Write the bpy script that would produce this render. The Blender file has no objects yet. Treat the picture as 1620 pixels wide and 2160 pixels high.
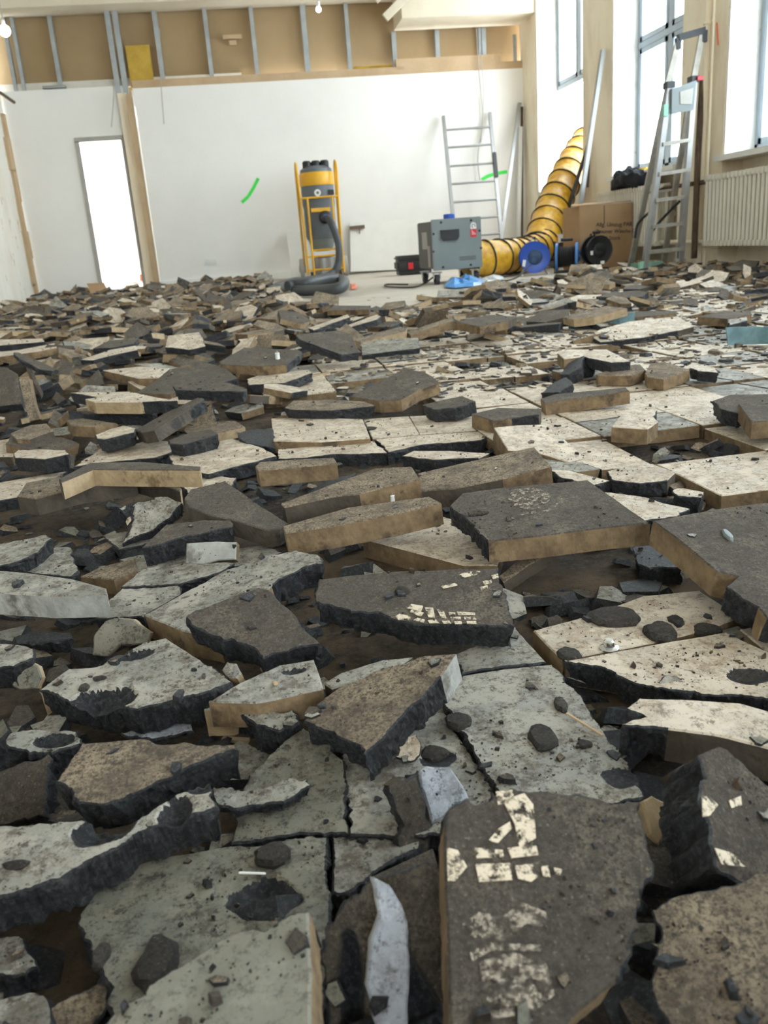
import bpy, bmesh, math, random
from math import sin, cos, pi, radians as R
from mathutils import Vector as V, Matrix, noise
from mathutils.geometry import delaunay_2d_cdt
from mathutils.bvhtree import BVHTree
random.seed(7)
S = bpy.context.scene
C = S.collection

# ---------------------------------------------------------------- camera
FPX = 1800.0; PITCH = R(17.7); ROLL = R(-4.3); YAW = R(7); H = .45
fw = V((sin(YAW)*cos(PITCH), cos(YAW)*cos(PITCH), -sin(PITCH)))
r0 = V((cos(YAW), -sin(YAW), 0)); u0 = r0.cross(fw)
RT = cos(ROLL)*r0+sin(ROLL)*u0; UP = -sin(ROLL)*r0+cos(ROLL)*u0
GR = V((cos(YAW), -sin(YAW), 0)); GF = V((sin(YAW), cos(YAW), 0))
EYE = V((0, 0, H))
cd = bpy.data.cameras.new('camera'); cam = bpy.data.objects.new('camera', cd); C.objects.link(cam)
m = Matrix((RT, UP, -fw)).transposed().to_4x4(); m.translation = EYE
cam.matrix_world = m
cd.sensor_fit = 'HORIZONTAL'; cd.sensor_width = 36; cd.lens = FPX/1620*36
cd.clip_start = .02; cd.clip_end = 200
cd.dof.use_dof = True; cd.dof.focus_distance = 1.15; cd.dof.aperture_fstop = 15
S.camera = cam
# ---------------------------------------------------------------- world, light, exposure
W = bpy.data.worlds.new('sky'); S.world = W; W.use_nodes = True
bg = W.node_tree.nodes['Background']; bg.inputs[0].default_value = (.84, .93, 1.0, 1); bg.inputs[1].default_value = 9.0
S.view_settings.view_transform = 'Standard'; S.view_settings.look = 'None'
S.view_settings.exposure = 0.62; S.view_settings.gamma = 1; S.view_settings.use_curve_mapping = False
def portal(x, y, z, w, h, rot):
    l = bpy.data.lights.new('window_portal', 'AREA'); l.shape = 'RECTANGLE'; l.size = w; l.size_y = h
    l.cycles.is_portal = True
    o = bpy.data.objects.new('window_portal', l); C.objects.link(o); o.location = (x, y, z); o.rotation_euler = rot
try:
    S.cycles.use_denoising = True; S.cycles.max_bounces = 10; S.cycles.diffuse_bounces = 6
    S.cycles.sample_clamp_indirect = 6
except Exception: pass

# ---------------------------------------------------------------- pixel -> point in the room
def ray(px, py): return fw+RT*((px-810)/FPX)-UP*((py-1080)/FPX)
def onZ(px, py, z=0.):
    d = ray(px, py); return EYE+d*((z-H)/d.z)
def onY(px, py, y):
    d = ray(px, py); return EYE+d*(y/d.y)
def onX(px, py, x):
    d = ray(px, py); return EYE+d*(x/d.x)

# ---------------------------------------------------------------- materials
def nt(name, rough=.6, spec=.5, metal=0.):
    m = bpy.data.materials.new(name); m.use_nodes = True
    b = m.node_tree.nodes['Principled BSDF']
    b.inputs['Roughness'].default_value = rough; b.inputs['Specular IOR Level'].default_value = spec
    b.inputs['Metallic'].default_value = metal
    return m, m.node_tree, b
def L(t, a, b): t.links.new(a, b)
def tc(t, kind='Object', scale=1.):
    n = t.nodes.new('ShaderNodeTexCoord')
    mp = t.nodes.new('ShaderNodeMapping'); mp.inputs['Scale'].default_value = (scale,)*3 if not isinstance(scale, tuple) else scale
    o = t.nodes.new('ShaderNodeObjectInfo')
    va = t.nodes.new('ShaderNodeVectorMath'); va.operation = 'MULTIPLY_ADD'
    va.inputs[1].default_value = (13.1, 7.7, 3.3)
    L(t, o.outputs['Random'], va.inputs[0]); L(t, n.outputs[kind], va.inputs[2])
    L(t, va.outputs[0], mp.inputs[0]); return mp.outputs[0]
def noi(t, v, sc, det=5, ro=.6):
    n = t.nodes.new('ShaderNodeTexNoise'); n.inputs['Scale'].default_value = sc; n.inputs['Detail'].default_value = det
    n.inputs['Roughness'].default_value = ro; L(t, v, n.inputs['Vector']); return n.outputs[0]
def ramp(t, f, stops):
    n = t.nodes.new('ShaderNodeValToRGB'); e = n.color_ramp.elements
    while len(e) < len(stops): e.new(.5)
    for i, (p, c) in enumerate(stops):
        e[i].position = p; e[i].color = (*c, 1) if len(c) == 3 else c
    L(t, f, n.inputs[0]); return n.outputs[0]
def mix(t, f, a, b):
    n = t.nodes.new('ShaderNodeMix'); n.data_type = 'RGBA'
    if isinstance(f, float): n.inputs[0].default_value = f
    else: L(t, f, n.inputs[0])
    for i, x in ((6, a), (7, b)):
        if isinstance(x, tuple): n.inputs[i].default_value = (*x, 1)
        else: L(t, x, n.inputs[i])
    return n.outputs[2]
def bump(t, b, h, s, d=.001):
    n = t.nodes.new('ShaderNodeBump'); n.inputs['Strength'].default_value = s; n.inputs['Distance'].default_value = d
    L(t, h, n.inputs['Height']); L(t, n.outputs[0], b.inputs['Normal'])
BW = lambda a, b: [(a, (0, 0, 0)), (b, (1, 1, 1))]

def m_smooth(name, c0, c1, dust, dirt, rough=.42):
    m, t, b = nt(name, rough, .5); v = tc(t)
    base = mix(t, ramp(t, noi(t, v, 9), BW(.3, .7)), c0, c1)
    base = mix(t, ramp(t, noi(t, v, 28, 8, .7), BW(.42, .66)), base, dust)
    base = mix(t, ramp(t, noi(t, v, 5, 4, .6), BW(.35, .75)), base, tuple(x*.72 for x in c0))
    base = mix(t, ramp(t, noi(t, v, 38, 10, .82), BW(.485, .585)), base, dirt)
    base = mix(t, ramp(t, noi(t, v, 125, 8, .8), BW(.545, .60)), base, tuple(x*.45 for x in dirt))
    base = mix(t, ramp(t, noi(t, v, 16, 9, .8), BW(.50, .57)), base, mix(t, .55, c1, dust))
    base = mix(t, ramp(t, noi(t, v, 70, 9, .85), BW(.545, .59)), base, tuple(x*.6 for x in dirt))
    base = mix(t, ramp(t, noi(t, v, 260, 4, .7), BW(.67, .74)), base, (.07, .05, .036))
    L(t, base, b.inputs['Base Color'])
    L(t, ramp(t, noi(t, v, 28, 8, .7), [(.4, (rough,)*3), (.65, (.8,)*3)]), b.inputs['Roughness'])
    bump(t, b, noi(t, v, 90, 10, .85), .7, .0022); return m
M = {}
M['c'] = m_smooth('tile_face_grey', (.25, .245, .215), (.37, .36, .325), (.40, .36, .29), (.12, .095, .07))
M['w'] = m_smooth('tile_face_cream', (.60, .515, .405), (.74, .655, .535), (.64, .53, .40), (.40, .295, .20), .36)
M['g'] = m_smooth('tile_face_greenish', (.15, .148, .115), (.225, .22, .178), (.24, .215, .16), (.085, .072, .052), .36)
M['q'] = m_smooth('tile_face_clean', (.235, .23, .185), (.30, .29, .24), (.27, .255, .205), (.225, .21, .165), .36)
M['l'] = m_smooth('tile_face_pale_blue_sheen', (.36, .39, .44), (.44, .47, .53), (.44, .45, .48), (.26, .26, .28), .4)  # blue grey of the shards; on steep faces, window reflection put into the colour
def m_back(name, dark, tan, lo, hi, sp):
    m, t, b = nt(name, .82, .35); v = tc(t)
    n1 = noi(t, v, 14, 9, .72)
    base = mix(t, ramp(t, n1, BW(lo, hi)), dark, tan)
    base = mix(t, ramp(t, noi(t, v, 420, 3, .6), BW(.60, .70)), base, sp)
    base = mix(t, ramp(t, noi(t, v, 80, 9, .8), BW(.50, .62)), base, tuple(x*.5 for x in dark))
    base = mix(t, ramp(t, noi(t, v, 300, 5, .8), BW(.40, .54)), tuple(x*.6 for x in dark), base)
    L(t, base, b.inputs['Base Color']); bump(t, b, noi(t, v, 260, 8, .85), 1., .0028); return m
M['d'] = m_back('tile_underside_dark', (.125, .102, .082), (.27, .22, .165), .50, .70, (.30, .26, .20))
M['t'] = m_back('tile_underside_tan', (.18, .138, .10), (.47, .365, .25), .38, .62, (.42, .36, .27))
def m_broken():
    m, t, b = nt('broken_asphalt', .5, .6); v = tc(t)
    n1 = noi(t, v, 60, 8, .7)
    base = mix(t, ramp(t, n1, BW(.35, .7)), (.010, .011, .014), (.036, .037, .043))
    base = mix(t, ramp(t, noi(t, v, 260, 5, .8), BW(.50, .60)), base, (.085, .085, .092))
    L(t, base, b.inputs['Base Color']); bump(t, b, noi(t, v, 150, 9, .85), 1., .007); return m
M['b'] = m_broken()
def m_mould(name, c0, c1, c2):
    m, t, b = nt(name, .75, .35); v = tc(t)
    base = mix(t, ramp(t, noi(t, v, 35, 7, .7), BW(.35, .65)), c0, c1)
    base = mix(t, ramp(t, noi(t, v, 13, 6, .65), BW(.56, .64)), base, c2)
    L(t, base, b.inputs['Base Color']); bump(t, b, noi(t, v, 300, 5, .7), .6, .001); return m
M['m'] = m_mould('moulded_tile_edge', (.135, .09, .05), (.26, .18, .10), (.075, .052, .033))
M['n'] = m_mould('light_tile_edge', (.30, .215, .125), (.44, .33, .20), (.17, .115, .06))
M['s'] = m_mould('grey_tile_edge', (.27, .27, .25), (.40, .40, .37), (.15, .14, .12))
M['k'] = m_mould('dark_tile_edge', (.06, .048, .036), (.10, .08, .06), (.035, .03, .025))

def m_flat(name, col, rough=.6, metal=0., var=.12, sc=6., bs=.0, bsc=80, spec=.5):
    m, t, b = nt(name, rough, spec, metal); v = tc(t)
    c2 = tuple(max(0, x*(1-var)) for x in col)
    L(t, mix(t, ramp(t, noi(t, v, sc), BW(.35, .65)), col, c2), b.inputs['Base Color'])
    if bs: bump(t, b, noi(t, v, bsc, 6, .7), bs, .002)
    return m
def m_stained(name, col, stain, lo, hi, sc=1.2, stretch=(1, 1, 1), rough=.85, col2=None, sc2=9, lo2=.6, hi2=.7):
    m, t, b = nt(name, rough, .3)
    n = t.nodes.new('ShaderNodeTexCoord'); mp = t.nodes.new('ShaderNodeMapping'); mp.inputs['Scale'].default_value = stretch
    L(t, n.outputs['Object'], mp.inputs[0]); v = mp.outputs[0]
    base = mix(t, ramp(t, noi(t, v, sc, 8, .65), BW(lo, hi)), col, stain)
    if col2: base = mix(t, ramp(t, noi(t, v, sc2, 6, .7), BW(lo2, hi2)), base, col2)
    L(t, base, b.inputs['Base Color']); bump(t, b, noi(t, v, 30, 8, .7), .4, .004); return m
M['plaster_white'] = m_stained('wall_white_paint', (.87, .85, .81), (.80, .78, .74), .4, .8, .8)
M['cream'] = m_stained('cream_wall_paint', (.88, .78, .61), (.70, .57, .40), .48, .72, 2.2, (1, 1, .35), .8, (.40, .29, .18), 12, .66, .74)
M['beam'] = m_stained('cream_beam_paint', (.72, .64, .50), (.62, .54, .41), .45, .7, 1.2)
M['reveal'] = m_stained('raw_reveal_plaster', (.80, .78, .74), (.62, .55, .45), .5, .75, 3., (1, 1, 1), .9, (.42, .34, .25), 9, .64, .72)
M['leftwall'] = m_stained('flaking_wall', (.76, .73, .66), (.66, .60, .50), .45, .7, 2., (1, 1, .4), .9, (.40, .30, .19), 7, .60, .66)
M['ceil'] = m_flat('ceiling_paint', (.70, .66, .58), .9)
M['screed'] = m_stained('screed', (.55, .49, .41), (.44, .38, .31), .4, .7, 1.4, (1, 1, 1), .7, (.28, .23, .18), 14, .62, .7)
def m_sub():
    m, t, b = nt('sandy_subfloor', .9, .25); v = tc(t)
    base = mix(t, ramp(t, noi(t, v, 10, 9, .75), BW(.4, .62)), (.19, .13, .078), (.030, .024, .019))
    base = mix(t, ramp(t, noi(t, v, 2.2, 5, .6), BW(.42, .62)), base, (.028, .023, .019))
    base = mix(t, ramp(t, noi(t, v, 90, 9, .8), BW(.50, .64)), base, (.13, .10, .07))
    L(t, base, b.inputs['Base Color']); bump(t, b, noi(t, v, 70, 9, .8), 1., .006); return m
M['sub'] = m_sub()
M['board_tan'] = m_stained('board_paper_back', (.40, .285, .16), (.34, .235, .125), .4, .7, .8)
M['tan_strip'] = m_stained('torn_paper_strip', (.55, .40, .25), (.46, .32, .19), .4, .7, 3.)
M['insul'] = m_stained('yellow_insulation', (.56, .37, .07), (.42, .26, .04), .4, .7, 5., (1, 1, 1), .95)
M['zinc'] = m_flat('zinc_steel', (.42, .45, .46), .45, .6, .2)
M['alu'] = m_flat('aluminium', (.36, .36, .355), .4, .75, .15)
M['alu_worn'] = m_flat('worn_aluminium', (.40, .37, .32), .5, .5, .25, 14)
M['frame'] = m_flat('window_frame_grey', (.36, .42, .48), .4)
M['radiator'] = m_flat('radiator_enamel', (.74, .69, .58), .4, 0, .08)
M['yellow'] = m_flat('yellow_lacquer', (.80, .42, .015), .4, 0, .12)
M['black'] = m_flat('black_plastic', (.018, .019, .021), .45)
M['rubber'] = m_flat('rubber', (.03, .03, .032), .7)
M['hose'] = m_flat('grey_hose', (.06, .065, .07), .5)
M['vac_grey'] = m_flat('grey_plastic', (.13, .15, .17), .45)
M['mach'] = m_flat('machine_grey', (.20, .23, .23), .45, 0, .12, 3)
M['mach_d'] = m_flat('machine_dark_grey', (.075, .07, .062), .5)
M['blue'] = m_flat('blue_plastic', (.02, .09, .50), .35, 0, .2)
M['blue_lt'] = m_flat('light_blue_plastic', (.07, .22, .55), .35)
M['navy'] = m_flat('navy_plastic', (.012, .05, .14), .4)
M['film'] = m_flat('blue_film', (.10, .36, .80), .35, 0, .4, 12)
M['film_w'] = m_flat('white_film', (.75, .80, .84), .35, 0, .2, 8)
M['strip'] = m_flat('blue_green_glass', (.17, .30, .34), .2, 0, .45, 14)
M['cable'] = m_flat('cable_black', (.015, .014, .013), .6)
M['rust'] = m_stained('rusty_pipe', (.13, .085, .05), (.05, .03, .02), .4, .6, 12., (1, 1, .3))
M['card'] = m_stained('cardboard', (.40, .26, .145), (.34, .21, .11), .4, .7, 2.)
M['ink'] = m_flat('marker_ink', (.05, .03, .03), .8)
M['green'] = m_flat('green_spray', (.06, .80, .10), .6, 0, .1)
M['pinkspray'] = m_flat('pink_spray', (.85, .18, .10), .7)
M['turq'] = m_flat('turquoise_plastic', (.25, .50, .38), .4)
M['red'] = m_flat('red_plastic', (.65, .02, .03), .4)
M['orange'] = m_flat('orange_plastic', (.80, .14, .03), .4)
M['white'] = m_flat('white_plastic', (.78, .78, .76), .4, 0, .05)
M['whiteboard'] = m_flat('white_board', (.78, .76, .70), .55, 0, .05)
M['boardedge'] = m_flat('board_edge', (.42, .40, .36), .7)
M['cloth'] = m_flat('black_cloth', (.012, .014, .02), .9, 0, .5, 9, 1., 60)
M['cloth_y'] = m_flat('yellow_cloth', (.85, .62, .18), .9)
M['chrome'] = m_flat('chrome', (.62, .62, .60), .22, .95, .05)
M['bronze'] = m_flat('brown_metal', (.14, .09, .05), .5)
def m_duct():
    m, t, b = nt('yellow_duct_fabric', .38, .5); v = tc(t)
    L(t, mix(t, ramp(t, noi(t, v, 14, 4), BW(.35, .65)), (.72, .40, .025), (.50, .25, .012)), b.inputs['Base Color'])
    bump(t, b, noi(t, v, 18, 5, .6), .7, .02); return m
M['duct'] = m_duct()
def m_glass():
    m, t, b = nt('window_glass', .1); t.nodes.remove(b)
    o = t.nodes['Material Output']; a = t.nodes.new('ShaderNodeBsdfTransparent'); g = t.nodes.new('ShaderNodeBsdfGlossy')
    g.inputs['Roughness'].default_value = .02; x = t.nodes.new('ShaderNodeMixShader'); x.inputs[0].default_value = .06
    a.inputs[0].default_value = (.92, .95, .96, 1)
    L(t, a.outputs[0], x.inputs[1]); L(t, g.outputs[0], x.inputs[2]); L(t, x.outputs[0], o.inputs[0]); return m
M['glass'] = m_glass()
def m_print(name, col, lo, hi, sc=160):
    m, t, b = nt(name, .9, .2); b.inputs['Base Color'].default_value = (*col, 1)
    n = t.nodes.new('ShaderNodeTexCoord')
    L(t, ramp(t, noi(t, n.outputs['Object'], sc, 6, .8), BW(lo, hi)), b.inputs['Alpha']); return m
M['print'] = m_print('dust_footprint', (.62, .53, .41), .44, .52, 110)
M['print_faint'] = m_print('faint_dust_mark', (.34, .29, .235), .49, .60, 130)
def m_lamp():
    m, t, b = nt('lit_lamp', .4); b.inputs['Emission Color'].default_value = (1, .95, .85, 1); b.inputs['Emission Strength'].default_value = 6; return m
M['lamp'] = m_lamp()

# ---------------------------------------------------------------- object helpers
def tag(o, label=None, cat=None, group=None, kind=None):
    for k, v in (('label', label), ('category', cat), ('group', group), ('kind', kind)):
        if v: o[k] = v
    return o
def empty(name, loc, label, cat, group=None):
    o = bpy.data.objects.new(name, None); o.empty_display_size = .05; C.objects.link(o); o.location = loc
    return tag(o, label, cat, group)
def wloc(o):
    p = V((0, 0, 0))
    while o is not None: p = p+V(o.location); o = o.parent
    return p
class MB:
    """collects shapes in world coordinates; build() links them as one mesh object"""
    def __init__(s): s.v = []; s.f = []; s.mi = []; s.cur = 0
    def add(s, vs, fs):
        n = len(s.v); s.v += [V(p) for p in vs]; s.f += [[i+n for i in f] for f in fs]; s.mi += [s.cur]*len(fs); return s
    def box(s, c, d, rz=0, M3=None):
        c = V(c); vs = []
        q = M3 if M3 is not None else Matrix.Rotation(rz, 3, 'Z')
        for z in (-1, 1):
            for x, y in ((-1, -1), (1, -1), (1, 1), (-1, 1)):
                vs.append(c+q @ V((x*d[0]/2, y*d[1]/2, z*d[2]/2)))
        return s.add(vs, [(3, 2, 1, 0), (4, 5, 6, 7), (0, 1, 5, 4), (1, 2, 6, 5), (2, 3, 7, 6), (3, 0, 4, 7)])
    def hull8(s, a, b):            # two quads a,b -> closed prism
        n = len(a); return s.add(list(a)+list(b), [tuple(range(n))[::-1], tuple(range(n, 2*n))]+[(i, (i+1) % n, n+(i+1) % n, n+i) for i in range(n)])
    def prism(s, pts, off):        # polygon pts extruded by vector off
        return s.hull8([V(p) for p in pts], [V(p)+V(off) for p in pts])
    def bar(s, a, b, w, h, up=(0, 0, 1)):
        a = V(a); b = V(b); d = (b-a).normalized(); x = d.cross(V(up))
        if x.length < 1e-3: x = d.cross(V((0, 1, 0)))
        x.normalize(); y = x.cross(d).normalized()
        r = [x*i*w/2+y*j*h/2 for i, j in ((-1, -1), (1, -1), (1, 1), (-1, 1))]
        return s.hull8([a+q for q in r], [b+q for q in r])
    def tube(s, pts, rad, n=8, closed=False, cap=True):
        pts = [V(p) for p in pts]; N = len(pts); rings = []; prev = None
        for i, p in enumerate(pts):
            if closed: d = (pts[(i+1) % N]-pts[i-1])
            else: d = pts[min(i+1, N-1)]-pts[max(i-1, 0)]
            d.normalize()
            x = d.cross(V((0, 0, 1))) if prev is None else (prev-d*prev.dot(d))
            if x.length < 1e-3: x = d.cross(V((0, 1, 0)))
            x.normalize(); prev = x; y = d.cross(x)
            rr = rad[i] if isinstance(rad, (list, tuple)) else rad
            rings.append([p+x*cos(2*pi*k/n)*rr+y*sin(2*pi*k/n)*rr for k in range(n)])
        vs = [q for r in rings for q in r]; fs = []
        for i in range(N if closed else N-1):
            j = (i+1) % N
            for k in range(n): fs.append((i*n+k, i*n+(k+1) % n, j*n+(k+1) % n, j*n+k))
        if not closed and cap: fs += [tuple(range(n))[::-1], tuple(range((N-1)*n, N*n))]
        return s.add(vs, fs)
    def lathe(s, c, prof, n=20, axis=(0, 0, 1)):      # prof: (r, h) along axis
        a = V(axis).normalized(); x = a.orthogonal().normalized(); y = a.cross(x); vs = []; c = V(c)
        for r, h in prof:
            vs += [c+a*h+(x*cos(2*pi*k/n)+y*sin(2*pi*k/n))*r for k in range(n)]
        fs = [(i*n+k, i*n+(k+1) % n, (i+1)*n+(k+1) % n, (i+1)*n+k) for i in range(len(prof)-1) for k in range(n)]
        fs += [tuple(range(n))[::-1], tuple(range((len(prof)-1)*n, len(prof)*n))]
        return s.add(vs, fs)
    def build(s, name, mat, parent=None, base=None, smooth=False, bevel=0):
        me = bpy.data.meshes.new(name)
        p = wloc(parent) if parent is not None else (V(base) if base is not None else V((0, 0, 0)))
        me.from_pydata([tuple(v-p) for v in s.v], [], s.f)
        for k in (mat if isinstance(mat, (list, tuple)) else [mat]): me.materials.append(M[k] if isinstance(k, str) else k)
        me.polygons.foreach_set('material_index', s.mi)
        if smooth: me.polygons.foreach_set('use_smooth', [True]*len(me.polygons))
        me.update(); bm = bmesh.new(); bm.from_mesh(me); bmesh.ops.recalc_face_normals(bm, faces=bm.faces)
        if bevel: bmesh.ops.bevel(bm, geom=bm.edges, offset=bevel, segments=2, affect='EDGES', clamp_overlap=True)
        bm.to_mesh(me); bm.free()
        if smooth:
            try: me.set_sharp_from_angle(angle=R(40))
            except Exception: pass
        o = bpy.data.objects.new(name, me); C.objects.link(o)
        if parent is not None: o.parent = parent
        else: o.location = p
        return o
def struct(name, mb, mat, parent=None, **k):
    o = mb.build(name, mat, parent, **k)
    if parent is None: o['kind'] = 'structure'
    return o

# ---------------------------------------------------------------- the room
XR, XG, YB, XL, ZC = 4.1, 4.45, 13.16, -3.14, 4.15
sub = MB()
sub.box((.4, 3.2, -.08), (8.4, 20.8, .1)); floor = struct('floor', sub, 'sub')
# bare screed in the cleared far part
sc = MB(); sc.cur = 0
out = [(.2, YB)]+[tuple(onZ(*p_)[:2]) for p_ in ((560, 596), (590, 622), (660, 648), (800, 655), (885, 636), (930, 622), (1050, 604), (1150, 590), (1260, 578), (1330, 562))]+[(4.1, 9.6), (4.1, YB)]
sc.prism([V((x, y, -.035)) for x, y in out], (0, 0, .022)); sc.build('screed_patch', 'screed', floor)
rc = MB(); rc.box((.4, 2.2, ZC+.05), (8.4, 22.8, .1)); struct('ceiling', rc, 'ceil')

# back wall: white board cladding below, open stud strip above
wb = MB()
JX = onY(298, 400, YB).x
wb.box(((XR+XL)/2, YB+.30, 3.4), (XR-XL+.4, .06, 1.6))                 # board backing above
wall_back = struct('wall_back', wb, 'board_tan')
white = MB()
tl = onY(275, 180, YB); tr = onY(1097, 138, YB)
x0 = onY(275, 180, YB).x+.02; x0b = x0
white.box(((x0+XR)/2, YB+.05, 1.31), (XR-x0, .1, 2.66)); white.build('plasterboard', 'plaster_white', wall_back)
ts = MB(); zt = 2.64
ts.box(((x0+XR)/2, YB+.07, zt+.05), (XR-x0, .10, .1)); ts.build('torn_paper_strip', 'tan_strip', wall_back)
ts = MB(); a = onY(835, 122, YB).x; ts.box(((a+XR-.3)/2, YB+.06, zt+.13), (XR-.3-a, .08, .14)); ts.build('torn_paper_strip', 'tan_strip', wall_back)
# partition end: tan strip + steel post
ps = MB(); ps.box((x0-.055, YB+.02, 1.27), (.09, .12, 2.6)); ps.build('partition_end', 'tan_strip', wall_back)
ps = MB(); ps.box((x0-.006, YB-.045, 1.3), (.012, .012, 2.62)); ps.build('torn_edge', 'plaster_white', wall_back)
for dx in (-.20, -.10):
    ps = MB(); ps.box((x0+dx, YB+.12, 2.0 if dx < -.15 else 3.1), (.07, .06, 3.4 if dx < -.15 else 1.1)); ps.build('steel_stud', 'zinc', wall_back)
ps = MB(); ps.box((x0-.16, YB+.10, 1.3), (.12, .1, 2.6)); ps.build('door_post', 'cream', wall_back)
# left part with the door opening
DL = onY(163, 296, YB+.1).x; DR = onY(257, 296, YB+.1).x; DZ = 2.03
lw = MB(); yl = YB+.16
lw.box(((XL+DL)/2, yl, 1.32), (DL-XL, .1, 2.76)); lw.box(((DL+x0-.1)/2, yl, (DZ+2.70)/2), (x0-.1-DL, .1, 2.70-DZ))
lw.box(((DR+x0-.1)/2, yl, DZ/2), (max(.02, x0-.1-DR), .1, DZ)); lw.build('plasterboard', 'plaster_white', wall_back)
df = MB(); df.box((DL-.01, yl-.055, DZ/2), (.06, .03, DZ)); df.box(((DL+DR)/2, yl-.055, DZ+.02), (DR-DL+.08, .03, .06)); df.box((DR+.01, yl-.055, DZ/2), (.05, .03, DZ))
d1 = struct('door_1', df, 'boardedge')
# studs in the open strip (one steel stud each)
for px, w in ((18, .05), (36, .05), (115, .06), (335, .07), (440, .06), (537, .06), (645, .08), (735, .06), (831, .07), (922, .07), (1012, .05), (1019, .08)):
    c = onY(px, 100, YB+.2); o = MB(); top = 3.2 if px > 825 else 3.68
    o.box((c.x, YB+.2, (2.68+top)/2), (w*.9, .08, top-2.66)); o.build('steel_stud', 'zinc', wall_back)
o = MB(); c = onY(1091, 140, YB); o.box((c.x+.0, YB+.10, 2.88), (.04, .05, .42)); o.build('steel_stud', 'zinc', wall_back)
a = onY(258, 76, YB+.17); b = onY(330, 163, YB+.17)
o = MB(); o.box(((a.x+b.x)/2-.01, YB+.18, 2.93), (b.x-a.x-.06, .08, .52)); o.build('insulation_batt', 'insul', wall_back)
a = onY(745, 137, YB+.2); b = onY(825, 137, YB+.2)
o = MB(); o.box(((a.x+b.x)/2, YB+.16, 2.76), (b.x-a.x, .08, .06)); o.build('insulation_batt', 'insul', wall_back)
# beams
bm_ = MB(); bm_.box(((XR+XL)/2, YB-.02, 3.86), (XR-XL, .5, .52)); struct('trim_1', bm_, 'beam')
xb = onY(835, 50, YB-.1).x
bm_ = MB(); bm_.box(((xb+XR)/2, YB-.25, 3.44), (XR-xb, .7, .46)); struct('trim_2', bm_, 'beam')
o = MB(); p = onY(812, 38, YB-.7); q = onY(862, -12, YB-.7)
o.bar(p, q, .10, .05, (0, 1, 0)); o.bar(p+V((-.1, 0, .2)), q+V((-.15, 0, .12)), .06, .05, (0, 1, 0)); struct('trim_3', o, 'beam')
for a, b in (((700, 5), (905, -8)), ):
    pass
# green spray ticks, faint scratches, sockets
def stroke(mb, pts, w, y):
    q = [onY(px, py, y) for px, py in pts]
    for i in range(len(q)-1): mb.bar(q[i], q[i+1], .003, w, (0, 0, 1))
g = MB(); stroke(g, [(545, 376), (535, 396), (524, 414), (517, 421), (510, 427)], .045, YB-.002); g.build('green_spray_mark', 'green', wall_back)
g = MB(); stroke(g, [(1016, 379), (1030, 371), (1048, 366), (1070, 362)], .05, YB-.002); g.build('green_spray_mark', 'green', wall_back)
so = MB(); 
for i in range(3):
    c = onY(436+i*8.2, 553, YB); so.box((c.x, YB-.006, c.z), (.058, .012, .075)); so.lathe((c.x, YB-.012, c.z), [(.02, 0), (.02, .004)], 10, (0, -1, 0))
so = so.build('wall_socket', 'white', None, (onY(444, 553, YB).x, YB, onY(444, 553, YB).z)); tag(so, 'row of white wall sockets low on the white board wall', 'socket')
# room behind the door
rb = MB(); rb.box((-2.2, 16.6, 1.3), (4.6, .1, 2.6)); rb.box((-4.2, 15.2, 1.3), (.1, 3.1, 2.5)); rb.box((.1, 15.2, 1.3), (.1, 3.1, 2.5))
struct('wall_1', rb, 'plaster_white')
rb = MB(); rb.box((-2.1, 15.2, -.06), (4.4, 3., .1)); struct('floor_1', rb, 'screed')
rb = MB(); rb.box((-2.1, 14.2, 2.75), (4.4, 1.7, .1)); struct('sky_cut_roof', rb, 'ceil')  # unseen half roof, added to cut the sky light behind the doorway

# left wall
lw = MB(); lw.box((XL-.1, 3., 2.05), (.2, 20.5, 4.3)); wl = struct('wall_left', lw, 'leftwall')
bs = MB(); zs = [0, .2, .55, .9, 1.3, 1.7, 2.1, 2.4]
for i in range(len(zs)-1):
    bs.box((XL+.02, YB-.07-.03*(i % 2), (zs[i]+zs[i+1])/2), (.05, .10+.05*(i % 3), zs[i+1]-zs[i]+.01))
bs.build('broken_plaster_edge', 'tan_strip', wl)
# wall behind the photographer, with one tall window left open to the sky
wk = MB(); yk = -7.1
for x, w_ in ((-2.55, 2.4), (2.85, 3.6)): wk.box((x, yk, 2.05), (w_, .2, 4.3))
wk.box((.35, yk, .4), (7.6, .2, .9)); wk.box((.35, yk, 3.9), (7.6, .2, .5)); struct('wall_rear', wk, 'cream')
portal(-.15, yk, 2.2, 2.3, 2.8, (R(90), 0, 0))

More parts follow.
